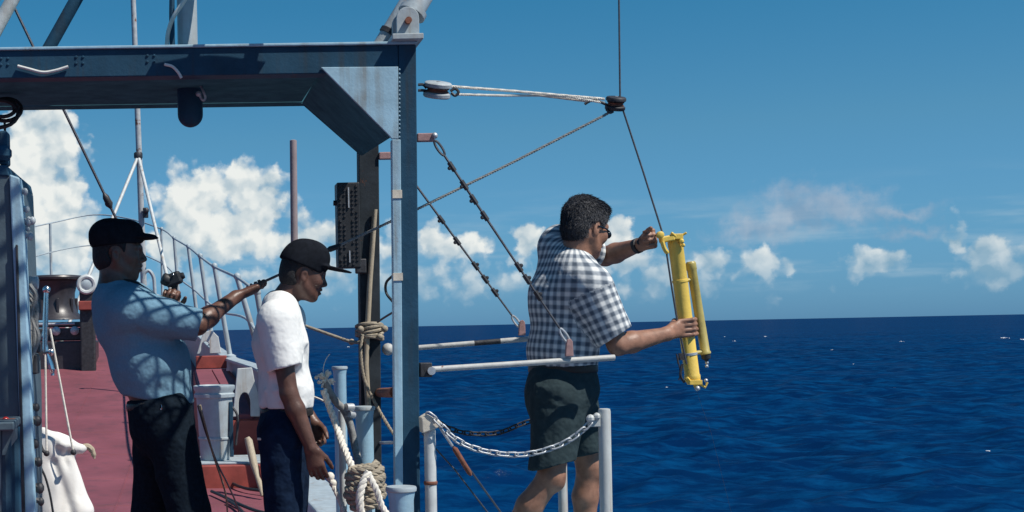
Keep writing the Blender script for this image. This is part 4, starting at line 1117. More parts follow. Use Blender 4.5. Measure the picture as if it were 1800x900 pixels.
    belt_ring(t, pel + Vector((-.01, 0, .07)), pel + Vector((0, 0, -.03)), side, (.183, .142), q(280, 699), Vector((-.15, 0, 1)), q(280, 713), 'leather', root)
    for a_ in (anN, anF):
        z = SDF(*bounds([a_, a_ + Vector((.22, 0, -.1)), a_ - Vector((.1, 0, 0))], .07), .006); boot(z, a_, (1, -.1), gz + .002); sdf_obj('shoe', z, 'leather', root)
    kr = MB().ring(q(283, 716, -.195), (1, .3, 0), .012, .0022, 12, 6); kr.tube([q(283, 718, -.2), q(282, 735, -.2)], .004, 6); kr.build('key_ring', 'chrome', root, smooth=True)
    # the black camera held up in the far hand, its strap round the neck
    cm = thing('camera_viewer', q(305, 500, .09), 'small black hand-held camera raised on its strap before the blue shirt', 'camera')
    c0 = q(305, 491, .09); tx = Vector((.75, -.1, .28)).normalized(); tz = tx.cross(Vector((0, 1, 0))).normalized() * -1; tyv = tz.cross(tx)
    if tz.z < 0: tz = -tz
    MB().box(c0, (.075, .045, .058), (tx, tyv, tz)).build('camera_body', 'black_rubber', cm, bevel=.012)
    MB().lathe(c0 - tx * .02, (-.8, -.2, .35), [(.026, 0), (.028, .01), (.026, .03), (.022, .034)], 16).build('lens_barrel', 'black_rubber', cm, smooth=True)
    MB().lathe(c0 + tx * .035, tx, [(.014, 0), (.016, .006), (.013, .016)], 12).build('winder', 'dark_iron', cm, smooth=True)
    MB().ball(c0 + Vector((.0, -.03, .02)), .0055, 8).build('shutter_button', 'chrome', cm, smooth=True)
    MB().tube([c0 - tz * .02, c0 - tz * .075 - tx * .035], [.014, .012], 8).build('grip_handle', 'leather', cm, smooth=True)
    MB().tube(spline([c0 - tz * .07 - tx * .03, q(283, 522, .0), q(268, 517, -.04), q(250, 503, -.09), q(232, 494, -.09), q(210, 492, -.04)], 6), .0055, 6).build('neck_strap', 'leather', cm, smooth=True)
    return q
man_blue()

# ------------------------------------------------------------------ the young man in the white T-shirt
def man_white():
    Y0 = 5.95; q = lambda x, y, d=0.0: P(x, y, Y0 + d)
    gz = 0.0; root = thing('person', (q(495, 1000).x, Y0, gz), 'young person in black cap, white T-shirt and dark jeans standing in profile', 'person')
    f, u = Vector((1, 0.17, -0.24)), Vector((0.22, 0, 1)); hc = q(533, 481); S = .93
    side = Vector((.14, -.99, 0))
    pel, wai, che, nek = q(500, 758), q(503, 690), q(492, 603), q(497, 526)
    shN, shF = q(487, 566, -.165), q(505, 564, .18); elN, wrN, knN = q(508, 692, -.19), q(546, 786, -.20), q(556, 822, -.20)
    elF, wrF, knF = q(515, 690, .19), q(551, 742, .12), q(562, 772, .10)
    hipN, kN, aN = q(498, 765, -.09), q(498, 930, -.09), q(488, 1090, -.09); hipF, kF, aF = q(506, 765, .09), q(508, 930, .10), q(505, 1090, .11)
    for a in (aN, aF): a.z = .09
    lo, hi = bounds([hc + Vector((0, 0, .14)), aN, aF, wrN, knN + Vector((.05, 0, -.1)), knF + Vector((.06, 0, -.08)), shF, shN], .14)
    b = SDF(lo, hi, 0.0055)
    L = head(b, hc, f, u, S, nek + Vector((-.008, 0, -.02)), .050)
    b.ecap(nek - Vector((0, 0, .06)), che, side, (.10, .06), (.145, .085), .03); b.ecap(che, wai, side, (.140, .085), (.132, .080), .05); b.ecap(wai, pel, side, (.132, .082), (.145, .095), .05)
    b.cap(shN, elN, .046, .037, .03); b.cap(elN, elN.lerp(wrN, .3), .037, .040, .012); b.cap(elN.lerp(wrN, .3), wrN, .039, .0255, .012)
    b.cap(shF, elF, .046, .037, .03); b.cap(elF, wrF, .039, .0255, .012)
    hand(b, wrN, knN, Vector((1, -.2, .1)), Vector((-.3, 1, 0)), (14, 28, 22), (.75, .45, .35), .96, .03)
    hand(b, wrF, knF, Vector((.8, -.6, .2)), Vector((-.5, -.8, -.2)), (38, 48, 30), (.6, .6, .5), .96)
    for h_, k_, a_ in ((hipN, kN, aN), (hipF, kF, aF)):
        b.cap(h_, k_, .075, .048, .04); b.cap(k_, a_, .048, .036, .02); b.cap(a_, a_ + Vector((.1, 0, -.04)), .033, .028, .02)
    sdf_obj('body', b, 'skin_dark', root)
    eyes(L, root, S, False)
    f_, u_, r_ = frame(f, u); A = (f_, u_, r_)
    h = SDF(*bounds([hc], .15), .005); h.ell(L(-0.012, 0.03), A, (.099 * S, .093 * S, .0795 * S), .01); h.ell(L(-0.045, -0.025), A, (.06 * S, .06 * S, .066 * S), .03)
    h.cut(L(.024, 0), f_ + u_ * -.1); h.cut(L(0, -.055), -u_ + f_ * .4); h.cap(L(-.012, -.012, .06), L(-.012, -.012, .12), .034, .034, .01, 's')
    sdf_obj('hair', h, 'hair_black', root)
    c = SDF(*bounds([hc + f_ * .06 + u_ * .05], .19), .004)
    c.ell(L(-.008, .050), A, (.108 * S, .108 * S, .088 * S), .01); c.ell(L(.035, .085), A, (.066 * S, .062 * S, .07 * S), .03); c.ell(L(-.04, .02), A, (.076 * S, .08 * S, .082 * S), .03)
    c.cut(L(.0, .026), -u_ + f_ * -.18, .005)
    br = blank(c); bf = (f_ + u_ * .10).normalized(); br.ell(L(.112, .052), (bf, u_, r_), (.098, .0075, .078), .006)
    br.cut(L(.05, 0), -f_); merge(c, br, .010)
    sdf_obj('cap', c, 'cap_black', root, [folds(50, .0012, 4)])
    s = SDF(*bounds([nek + Vector((0, 0, .05)), shN, shF, q(505, 725), elN, che - Vector((.12, 0, 0))], .12), .0065)
    s.ecap(nek - Vector((.012, 0, .028)), che, side, (.120, .074), (.172, .104), .06); s.ecap(che, wai, side, (.170, .104), (.158, .100), .05); s.ecap(wai, q(503, 740), side, (.158, .100), (.162, .106), .05)
    s.cap(shN + Vector((0, .03, .02)), shF + Vector((0, -.03, .02)), .068, .068, .05)
    s.cut(q(504, 717), (0, 0, -1), .006); s.cap(nek + Vector((.008, 0, .034)), hc, .053, .06, .008, 's')
    sleeve(s, shN + Vector((0, 0, -.005)), q(500, 648, -.185), .077, .074, .052, .045, (.1, 0, 0))
    sleeve(s, shF, q(510, 648, .19), .075, .072, .052, .045)
    sdf_obj('shirt', s, 'cotton_white', root, [folds(22, .0060, 11, (1, 1, .5)), folds(55, .0022, 12), creases(q(528, 612, -.14), (-.5, 0, .7), 8, .13, .011, .012, 13, .5, .04), creases(q(470, 615, -.14), (.3, 0, -1), 7, .18, .012, .011, 14, .5, .05), creases(q(475, 708, -.1), (.6, 0, .5), 10, .16, .012, .012, 15, .5, .07), creases(q(535, 700, -.1), (-.5, 0, .7), 7, .16, .012, .012, 16, .5, .05)])
    t = SDF(*bounds([pel, wai, hipN, hipF, kN, kF, aN, aF], .14), .008)
    t.ecap(q(504, 720), pel, side, (.150, .100), (.165, .114), .05)
    for h_, k_, a_ in ((hipN, kN, aN), (hipF, kF, aF)):
        t.cap(h_, k_, .098, .076, .05); t.cap(k_, a_ + Vector((0, 0, -.02)), .075, .07, .03)
    t.cut(q(504, 706), (0, 0, 1), .006); t.cut(Vector((0, 0, .045)), (0, 0, -1), .006)
    jn = sdf_obj('jeans', t, 'denim', root, [folds(19, .006, 21, (1, 1, .7)), folds(46, .0028, 22), creases(q(530, 790, -.12), (-.7, 0, -.7), 9, .2, .016, .009, 23, .5, .06), creases(q(470, 800, -.1), (.4, 0, -.9), 6, .2, .016, .008, 24, .4, .06)])
    belt_ring(t, q(504, 735), q(504, 700), side, (.158, .108), q(504, 716), Vector((0, 0, 1)), q(504, 730), 'leather', root)
    pw_ = q(466, 781, -.115)
    MB().box(pw_, (.062, .014, .05), (Vector((.80, -.60, 0)), Vector((.60, .80, 0)), Vector((0, 0, 1)))).build('back_pocket', 'denim', jn, bevel=.004)
    MB().box(pw_ + Vector((-.006, -.006, .022)), (.058, .012, .010), (Vector((.80, -.60, 0)), Vector((.60, .80, 0)), Vector((0, 0, 1)))).build('wallet_edge', 'tape_cream', jn, bevel=.002)
    for a_ in (aN, aF):
        z = SDF(*bounds([a_, a_ + Vector((.22, 0, -.1)), a_ - Vector((.1, 0, 0))], .07), .006); boot(z, a_, (1, -.05), gz + .002); sdf_obj('shoe', z, 'leather', root)
man_white()

# ------------------------------------------------------------------ the man on the platform with the water sampler
SA, SBt = P(1187, 425, 6.30), P(1218, 672, 6.30)           # sampler axis
def man_plaid():
    Y0 = 6.32; q = lambda x, y, d=0.0: P(x, y, Y0 + d)
    gz = PZ + .004; root = thing('person', (q(985, 1000).x, Y0, gz), 'person in checked shirt and green shorts leaning out to hold the yellow sampler', 'person')
    yaw, pit = R(32), R(15)
    f = Vector((math.cos(yaw) * math.cos(pit), math.sin(yaw) * math.cos(pit), -math.sin(pit))); u = Vector((math.sin(pit) * math.cos(yaw), math.sin(pit) * math.sin(yaw), math.cos(pit)))
    hc = q(1029, 401); S = 1.07
    side = Vector((.42, -.907, 0)).normalized()
    pel, wai, che, nek = q(990, 682), q(988, 615), q(997, 520), q(1006, 468)
    shN, elN, wrN = q(1040, 505, -.19), q(1086, 607, -.22), q(1172, 587, -.10)
    shF, elF, wrF, knF = q(996, 430, .19), q(1064, 451, .28), q(1126, 430, .05), q(1151, 420, -.02)
    hipN, kN, aN = q(984, 700, -.10), q(968, 838, -.13), q(868, 985, -.05)
    hipF, kF, aF = q(1006, 700, .10), q(1036, 822, .10), q(1028, 985, .12)
    for a in (aN, aF): a.z = gz + .10
    lo, hi = bounds([hc + Vector((0, 0, .15)), aN, aF, q(1235, 600), hc - Vector((.15, 0, 0)), shF, elF, elN], .13)
    b = SDF(lo, hi, 0.0055)
    L = head(b, hc, f, u, S, nek, .062)
    b.ecap(nek - Vector((0, 0, .04)), che, side, (.13, .08), (.170, .115), .05); b.ecap(che, wai, side, (.170, .115), (.155, .11), .05); b.ecap(wai, pel, side, (.155, .11), (.15, .105), .05)
    b.cap(shN, elN, .056, .044, .03); b.cap(elN, elN.lerp(wrN, .28), .044, .0475, .012); b.cap(elN.lerp(wrN, .28), wrN, .047, .029, .012)
    b.cap(shF, elF, .056, .044, .03); b.cap(elF, elF.lerp(wrF, .3), .044, .047, .012); b.cap(elF.lerp(wrF, .3), wrF, .046, .029, .012)
    A = (SA - SBt).normalized()
    C = SA.lerp(SBt, (576 - 425) / (672 - 425)); e1 = Vector((-1, 0, 0)); e1 = (e1 - A * e1.dot(A)).normalized(); e2 = Vector((0, -1, 0)); e2 = (e2 - A * e2.dot(A)).normalized()
    grip_hand(b, wrN, C, A, .0345, e1, e2, (42, 118, 175, 235), step=.0215, thumb_th=(-20, -70, -110), thumb_off=.035)
    hand(b, wrF, knF, Vector((.15, -.2, 1)), Vector((.2, -1, 0)), (48, 66, 40), (.95, .15, .6), 1.05)
    for h_, k_, a_ in ((hipN, kN, aN), (hipF, kF, aF)):
        b.cap(h_, k_, .086, .056, .04); b.cap(k_ + Vector((.012, -.005, 0)), k_ + Vector((.014, -.005, -.02)), .05, .046, .02)
        m = k_.lerp(a_, .32); b.cap(k_, m + Vector((-.012, 0, 0)), .052, .056, .02); b.cap(m + Vector((-.012, 0, 0)), a_, .056, .036, .02); b.cap(a_, a_ + Vector((.1, .02, -.05)), .034, .03, .02)
    sdf_obj('body', b, 'skin_tan', root)
    eyes(L, root, S)
    f_, u_, r_ = frame(f, u); Ax = (f_, u_, r_)
    h = SDF(*bounds([hc], .18), .005)
    h.ell(L(-0.012, 0.042), Ax, (.106 * S, .093 * S, .082 * S), .01); h.ell(L(.055, .092), Ax, (.050, .036, .055), .03); h.ell(L(-.055, -.022), Ax, (.056, .066, .066), .03)
    h.cut(L(.060, .050), f_ * .86 + u_ * -.5, .01); h.cut(L(-.01, -.072), -u_ + f_ * .55, .008)
    h.cap(L(-.008, -.014, .06), L(-.004, -.014, .13), .036, .036, .012, 's'); h.cap(L(-.008, -.014, -.06), L(-.004, -.014, -.13), .036, .036, .012, 's')
    ho = sdf_obj('hair', h, 'hair_grey', root, [folds(34, .0035, 31, (1, 1, 1))])
    rs_ = random.Random(77); stm = MB(); vsn = ho.data.vertices; offv = Vector(root['_o'])
    for _ in range(7500):
        v_ = vsn[rs_.randrange(len(vsn))]; p_ = v_.co + offv; n_ = v_.normal
        loc = p_ - hc; up_ = loc.dot(u_)
        wq = min(1, max(0, (up_ - .0) / .13)); flow = (f_ * (-.35 + 1.25 * wq) + u_ * (-.8 + .9 * wq) + r_ * rs_.uniform(-.45, .45) + f_ * rs_.uniform(-.5, .5)); flow = (flow - n_ * flow.dot(n_)).normalized()
        l_ = rs_.uniform(.009, .024); a_ = p_ - n_ * .002; m_ = a_ + (flow * .8 + n_ * .35).normalized() * l_ * .6; e_ = m_ + (flow + Vector((rs_.uniform(-.4, .4), rs_.uniform(-.4, .4), rs_.uniform(-.4, .4)))).normalized() * l_ * .6
        stm.tube([a_, m_, e_], [.0008, .0007, .0003], 3, cap=False)
    stm.build('hair_strands', 'hair_strand', ho, kind='stuff')
    # sunglasses, watch
    sg = MB()
    for e in (-1, 1):
        sg.ell if False else None
        sg.ball(L(.100, -.002, e * .031), .024 * S, 10, (.75, .75, .72))
        sg.tube([L(.088, .006, e * .052), L(.04, .004, e * .074), L(-.012, .0, e * .080)], .0035, 6)
    sg.tube([L(.108, .006, -.02), L(.112, .008, 0), L(.108, .006, .02)], .003, 6)
    sg.build('sunglasses', 'glass_black', root, smooth=True)
    wd = (knF - wrF).normalized(); wt_ = MB().lathe(wrF - wd * .018, wd, [(.031, -.010), (.035, -.009), (.035, .009), (.031, .010)], 18); wt_.lathe(wrF - wd * .018 + Vector((0, -.03, .012)), (0, -1, .4), [(.015, 0), (.015, .008), (.012, .01)], 12)
    wt_.build('wrist_watch', 'black_rubber', root, smooth=True)
    # checked shirt
    s = SDF(*bounds([nek + Vector((0, 0, .06)), shN, shF, elF, elN, q(988, 650), che - Vector((.2, 0, 0))], .13), .0065)
    s.ecap(nek - Vector((0, 0, .05)), che, side, (.148, .092), (.186, .130), .06); s.ecap(che, wai, side, (.184, .130), (.168, .126), .05); s.ecap(wai, q(990, 665), side, (.168, .126), (.165, .124), .05)
    s.cap(shN + Vector((-.03, .06, .03)), q(985, 432, .13), .088, .092, .06); s.cap(q(987, 440, .12), q(984, 540, .03), .090, .12, .06)
    s.cut(q(988, 646), (0, 0, -1), .008); s.cap(nek + Vector((.016, .004, .01)), hc, .066, .066, .008, 's')
    sleeve(s, shN, q(1081, 592, -.215), .090, .082, .060, .05, (.15, 0, 0))
    sleeve(s, shF, shF.lerp(elF, .75), .076, .072, .056, .05)
    ax = (nek - pel).normalized(); axn = np.array(ax); sdn = np.array(side - ax * side.dot(ax)); sdn /= np.linalg.norm(sdn); frn = np.cross(axn, sdn); pc = np.array(pel)
    arms = [(np.array(shN), np.array(elN)), (np.array(shF), np.array(elF))]
    def weave(V):
        d = V - pc; v = d @ axn; uu = np.arctan2(d @ frn, d @ sdn) * .165; out = np.stack([uu, v, np.zeros(len(V))], 1)
        dt = np.sqrt((d @ frn / .146) ** 2 + (d @ sdn / .205) ** 2)
        for a, e in arms:
            w = (e - a); Lw = np.linalg.norm(w); w = w / Lw; r_ = V - a; t_ = r_ @ w; pr = r_ - t_[:, None] * w; dist = np.linalg.norm(pr, axis=1) / .088
            n1 = np.cross(w, axn); n1 /= np.linalg.norm(n1); n2 = np.cross(w, n1); m_ = (t_ > .02) & (dist < 1.35) & (dt > .92)
            out[m_] = np.stack([np.arctan2(pr @ n1, pr @ n2) * .084, -t_, t_ * 0], 1)[m_]
        return out
    shirt = sdf_obj('shirt', s, 'gingham', root, [folds(20, .0065, 41, (1, 1, .6)), folds(46, .0030, 42), creases(q(1070, 570, -.22), (-.4, 0, .9), 8, .15, .015, .009, 43, .45, .04), creases(q(1030, 560, -.17), (-.8, 0, -.4), 10, .2, .016, .010, 44, .5, .06), creases(q(960, 620, -.1), (.2, 0, .9), 10, .2, .016, .009, 45, .5, .08), creases(q(1010, 500, -.15), (-.5, 0, -.8), 6, .2, .018, .008, 46, .4, .06)], weave)
    cl = MB()
    for e in (-1, 1):
        s0 = nek + f_ * .0; w_ = side * (-e)
        pts = [nek + Vector((-.05, -.02, .045)) + side * e * .02, nek + side * e * .07 + Vector((.02, .0, .03)), nek + side * e * .045 + Vector((.085, .03, -.02)), nek + side * e * .085 + Vector((.075, .03, -.055)), nek + side * e * .095 + Vector((.0, 0, -.005)), nek + side * e * .04 + Vector((-.062, -.02, .02))]
        cl.prism(pts, (.004, 0, .005))
    cl.build('collar', 'cotton_white', shirt, bevel=.002)
    # shorts
    t = SDF(*bounds([pel, wai, hipN, hipF, kN, kF], .17), .007)
    t.ecap(q(989, 645), pel, side, (.168, .124), (.180, .140), .05)
    t.cap(hipN, hipN.lerp(kN, 1.05), .116, .098, .05); t.cap(hipF, hipF.lerp(kF, 1.05), .112, .094, .05); t.ell(q(960, 700, -.02), ((1, 0, 0), (0, 1, 0), (0, 0, 1)), (.084, .13, .12), .06)
    pa, pb = q(955, 822, -.13), q(1038, 796, .10); n = (pb - pa).cross(Vector((0.3, 1, 0))); n = n if n.z < 0 else -n
    t.cut(pa, n, .005); t.cut(q(988, 634), (0, 0, 1), .006)
    t.cap(hipN.lerp(kN, .86), hipN.lerp(kN, 1.2), .080, .078, .006, 's'); t.cap(hipF.lerp(kF, .86), hipF.lerp(kF, 1.2), .076, .074, .006, 's')
    so = sdf_obj('shorts', t, 'short_green', root, [folds(19, .008, 51, (1, 1, .6)), folds(44, .0034, 52), creases(q(955, 700, -.15), (.8, 0, -.35), 10, .24, .016, .010, 53, .4, .06), creases(q(1030, 690, -.1), (-.5, 0, -.9), 8, .22, .016, .010, 54, .4, .05)])
    belt_ring(t, q(989, 655), q(989, 625), side, (.176, .132), q(989, 640), Vector((0, 0, 1)), q(989, 655), 'leather', root)
    for a_, fw in ((aN, (.9, .2)), (aF, (.9, .35))):
        z = SDF(*bounds([a_, a_ + Vector((.22, .08, -.1)), a_ - Vector((.1, 0, 0))], .07), .006); boot(z, a_, fw, gz); sdf_obj('shoe', z, 'leather', root)
man_plaid()
# ================================================================== THE SAMPLER, LINES AND BLOCKS
wsn = thing('water_sampler', SBt, 'yellow tubular water sampler held out over the sea on its wire', 'water sampler')
axs = (SBt - SA).normalized(); LN = (SBt - SA).length
MB().lathe(SA, axs, [(.020, -.012), (.030, -.008), (.0335, .0), (.0335, .022), (.0318, .026), (.0318, LN - .035), (.0345, LN - .03), (.0345, LN - .012), (.030, LN - .004), (.024, LN + .006)], 28).build('main_tube', 'sampler_yellow', wsn, smooth=True)
ca, cb_ = P(1214, 462, 6.32), P(1240, 622, 6.32); cd = (cb_ - ca).normalized(); CL = (cb_ - ca).length
MB().lathe(ca, cd, [(.016, -.006), (.021, 0), (.0225, .006), (.0225, .03), (.0205, .034), (.0205, CL - .012), (.024, CL - .008), (.024, CL), (.018, CL + .004)], 22).build('thermometer_case', 'case_brass', wsn, smooth=True)
MB().lathe(cb_ + cd * .003, cd, [(.021, 0), (.020, .018), (.012, .022), (.006, .03)], 14).build('case_plug', 'black_rubber', wsn, smooth=True)
hk = MB().ball(cb_ + cd * .040, .0085, 8).ball(cb_ + cd * .055 + Vector((-.004, 0, 0)), .007, 8).tube([cb_ + cd * .02, cb_ + cd * .06], .004, 6); hk.build('drain_cock', 'galvanised', wsn, smooth=True)
for t_ in (.28, .80):
    p_ = SA.lerp(SBt, t_); q_ = ca.lerp(cb_, min(1, max(0, (t_ - .16) / .66)))
    MB().tube([p_, q_], .009, 8).build('case_clip', 'case_brass', wsn, smooth=True)
    MB().lathe(p_ - axs * .006, axs, [(.0322, 0), (.0345, .001), (.0345, .011), (.0322, .012)], 24).build('band', 'galvanised' if t_ > .5 else 'sampler_yellow', wsn, smooth=True)
cl = MB().box(P(1172, 420, 6.27), (.062, .04, .028), (Vector((.98, 0, .18)), ey, Vector((-.18, 0, .98)))); cl.build('wire_clamp', 'sampler_yellow', wsn, bevel=.006)
MB().lathe(P(1160, 413, 6.25), (0, -1, 0), [(.012, -.01), (.016, -.006), (.016, .012), (.008, .016)], 14).build('clamp_screw', 'sampler_yellow', wsn, smooth=True)
MB().tube(spline([P(1164, 425, 6.25), P(1168, 437, 6.25), P(1174, 446, 6.25)], 4), [.010] * 8 + [.006], 8).build('clamp_jaw', 'sampler_yellow', wsn, smooth=True)
tv = MB(); tr_ = random.Random(8)
tv.box(P(1189, 416, 6.27), (.05, .035, .025)).tube([P(1196, 415, 6.27), P(1207, 409, 6.26)], .006, 6).tube([P(1190, 418, 6.26), P(1180, 409, 6.25)], .007, 6).ball(P(1198, 424, 6.255), .012, 8).ball(P(1201, 431, 6.26), .009, 8)
tv.build('top_valve', 'sampler_yellow', wsn, bevel=.003)
bv = MB(); bv.box(P(1221, 672, 6.28), (.055, .04, .02)).tube([P(1224, 672, 6.28), P(1240, 681, 6.27), P(1243, 672, 6.27)], .006, 6).tube([P(1216, 672, 6.28), P(1207, 664, 6.27)], .007, 6).tube([P(1220, 670, 6.28), P(1226, 684, 6.27)], .011, 8); bv.build('bottom_valve', 'sampler_yellow', wsn, smooth=False, bevel=.003)
MB().ball(P(1226, 683, 6.26), .012, 8).build('valve_fitting', 'galvanised', wsn, smooth=True); MB().ball(P(1241, 669, 6.26), .009, 8).build('valve_fitting', 'galvanised', wsn, smooth=True)
tg = MB(); tg.tube(spline([P(1192, 640, 6.27), P(1189, 622, 6.27), P(1196, 655, 6.27), P(1193, 668, 6.27)], 4), .003, 5).box(P(1199, 627, 6.28), (.03, .012, .03)).tube(spline([P(1199, 640, 6.27), P(1196, 660, 6.27), P(1203, 672, 6.28)], 4), .006, 6); tg.build('trip_gear', 'dark_iron', wsn)
# hydrographic wire: boom head -> block -> sampler clamp -> into the sea
BLK = P(1082, 182, 6.32)
w_ = MB(); w_.tube([TIP + Vector((.0, 0, -.02)), P(1088, 0, 6.32), P(1090, 170, 6.32), P(1096, 196, 6.32), P(1130, 300, 6.30), P(1164, 408, 6.26), P(1172, 446, 6.25), P(1180, 500, 6.26), P(1190, 562, 6.26), P(1207, 640, 6.26)], .0042, 7)
w_.tube([P(1206, 636, 6.26), P(1250, 760, 6.3), Vector((P(1250, 760, 6.3).x + .9, 6.7, SEA_Z - .3))], .0005, 4)
single(w_, 'sampling_wire', 'wire', 'thin steel sampling wire dropping from above past the block to the sea', 'wire', smooth=True)
def block(name, c, axis, rad, gap, mt, label, tail):
    t = thing(name, c, label, 'pulley block'); axis = Vector(axis).normalized()
    for s_ in (-1, 1):
        pr = [(rad * .25, 0), (rad * .8, .000), (rad, .006), (rad, gap * .62), (rad * .9, gap * .8), (rad * .3, gap * .86)]
        MB().lathe(c + axis * s_ * gap * .28, axis * s_, pr, 28).build('cheek', mt, t, smooth=True)
    MB().lathe(c - axis * gap * .24, axis, [(rad * .86, 0), (rad * .72, gap * .24), (rad * .86, gap * .48)], 24).build('sheave', 'rust', t, smooth=True)
    MB().tube([c - axis * gap * 1.2, c + axis * gap * 1.2], rad * .16, 10).build('axle_pin', 'galvanised', t, smooth=True)
    for k in tail:
        MB().tube(spline(k, 5), .0062, 7).build('becket', 'dark_iron', t, smooth=True)
    return t
B1 = P(769, 158, 5.98)
block('pulley_block', B1, (.10, -.30, .95), .0575, .030, 'block_grey', 'large pale grey double-cheeked pulley block hung on the gantry post', [[P(735, 149, 5.98), P(744, 149, 5.98), P(750, 155, 5.98)], [P(735, 159, 5.98), P(744, 159, 5.98), P(750, 160, 5.98)], [P(792, 160, 5.97), P(800, 156, 5.97), P(806, 162, 5.97), P(800, 168, 5.97), P(793, 163, 5.97)]])
block('pulley_block', BLK, (.06, -.30, .95), .0440, .027, 'dark_iron', 'small dark pulley block at the end of the line, guiding the wire', [[P(1066, 184, 6.31), P(1052, 178, 6.3), P(1040, 177, 6.3), P(1034, 179, 6.3), P(1028, 183, 6.3)], [P(1066, 192, 6.31), P(1072, 198, 6.3), P(1078, 196, 6.3)]])
tk = MB(); laid_rope(tk, [P(792, 152, 5.97), P(900, 160, 6.1), P(980, 167, 6.2), P(1062, 174, 6.31)], .0062, 6, 5); laid_rope(tk, [P(802, 166, 5.97), P(880, 168, 6.08), P(950, 168, 6.18), P(1030, 178, 6.29)], .0055, 6, 5); laid_rope(tk, [P(960, 167, 6.18), P(1010, 172, 6.24), P(1062, 181, 6.31)], .0055, 6, 5)
single(tk, 'tackle_rope', 'rope_white', 'pale tackle rope stretched between the large and small pulley blocks', 'rope', smooth=True)
tagp = [P(1074, 196, 6.31), P(1060, 204, 6.31), P(900, 286, 6.28), P(741, 364, 6.24), P(585, 437, 6.22), P(497, 480, 6.21), P(462, 496, 6.215), P(447, 503, 6.225), P(430, 514, 6.22)]
tgl = thing('tag_line', tagp[-1], 'taut grey tag line from the small block to the hauling hand', 'rope')
tr1 = MB(); laid_rope(tr1, tagp[:5], .0062, 6, 5); tr1.build('rope', 'rope_grey', tgl, smooth=True)
MB().tube(tagp[4:], .0060, 7).build('dark_end', 'wire', tgl, smooth=True)
MB().tube([P(573, 441, 6.22), P(580, 438, 6.22), P(592, 434, 6.22), P(598, 430, 6.22)], [.006, .013, .012, .006], 8).build('splice_knot', 'black_rubber', tgl, smooth=True)
MB().tube(spline([P(430, 514, 6.22), P(412, 530, 6.2), P(398, 560, 6.15), P(388, 620, 6.1), P(378, 700, 6.05)], 6), .004, 6) 
ll = MB(); ll.tube(spline([P(438, 514, 6.24), P(446, 522, 6.5), P(480, 552, 7.5), P(530, 578, 8.4)], 6), .006, 7)

# ================================================================== SPARS AND STAYS FORWARD
jm = thing('jack_mast', (P(250, 392, 24).x, 24, zd(24)), 'thin rust-streaked bow mast standing on a white tripod', 'mast')
simple('mast_streak', (0.40, 0.42, 0.43), 0.6, 0.2, 12, 0.2, 40, rust=0.58, rscale=5)
mt_, mbm = P(233, -30, 24), P(246, 310, 24); foot = Vector((P(252, 400, 24).x, 24, zd(24)))
MB().tube([foot, mbm, mt_], [.055, .052, .045], 12).build('pole', 'mast_streak', jm, smooth=True)
apex = P(243, 274, 23.95)
MB().lathe(apex - ez * .04, (0, 0, 1), [(.07, 0), (.075, .02), (.075, .08), (.06, .1)], 12).build('collar', 'dark_iron', jm, smooth=True)
for (x, y, yy) in ((162, 470, 22.6), (302, 520, 22.0), (255, 420, 26.3)):
    e = P(x, y, yy); e.z = zd(yy) if yy > 26 else e.z
    d = e - apex
    if yy < 26:
        t_ = (zd(yy) + .0 - apex.z) / d.z; e = apex + d * t_
    MB().tube([apex, e], .029, 10).build('tripod_leg', 'white_paint', jm, smooth=True)
MB().box(P(256, 374, 23.9), (.09, .08, .17)).ball(P(257, 370, 23.85), .05, 8).build('lamp_fitting', 'dark_iron', jm, bevel=.01)
swy = thing('stay_wire', P(205, 388, 7.5), 'dark stay wire with a shackle slanting down behind the gantry beam', 'wire')
a, b = P(-12, -64, 7.4), P(205, 386, 7.6); MB().tube([a, b], .0075, 7).build('wire', 'wire', swy, smooth=True)
kx = a.lerp(b, .928)
MB().tube([a.lerp(b, .895), a.lerp(b, .91), a.lerp(b, .94), a.lerp(b, .955)], [.008, .018, .019, .008], 8).build('turnbuckle', 'dark_iron', swy, smooth=True)
MB().ring(a.lerp(b, .935), (0, 1, 0), .016, .006, 14, 6).build('shackle', 'dark_iron', swy, smooth=True)
c = P(206, 388, 7.6); MB().tube([b, Vector((c.x + .30, 8.6, .03))], .0075, 7).build('lower_wire', 'wire', swy, smooth=True)
pkp = Vector((P(516, 600, 8.6).x, 8.6, zd(8.6) + .15)); pt_ = P(515.5, 247, 8.6)
simple('pole_primer', (0.30, 0.235, 0.235), 0.7, 0.15, 8, 0.2, 60)
pt_.x = P(515.5, 247, 8.6).x
pp_ = thing('signal_pole', pkp, 'plain pinkish-grey upright pole standing behind the young man\'s cap', 'pole')
MB().lathe(pkp, pt_ - pkp, [(.05, 0), (.05, .015), (.0235, .02), (.0215, (pt_ - pkp).length), (.012, (pt_ - pkp).length + .004)], 18).build('shaft', 'pole_primer', pp_, smooth=True)
MB().lathe(pkp + (pt_ - pkp) * .3, pt_ - pkp, [(.026, 0), (.029, .004), (.029, .03), (.026, .034)], 16).build('collar', 'dark_iron', pp_, smooth=True)
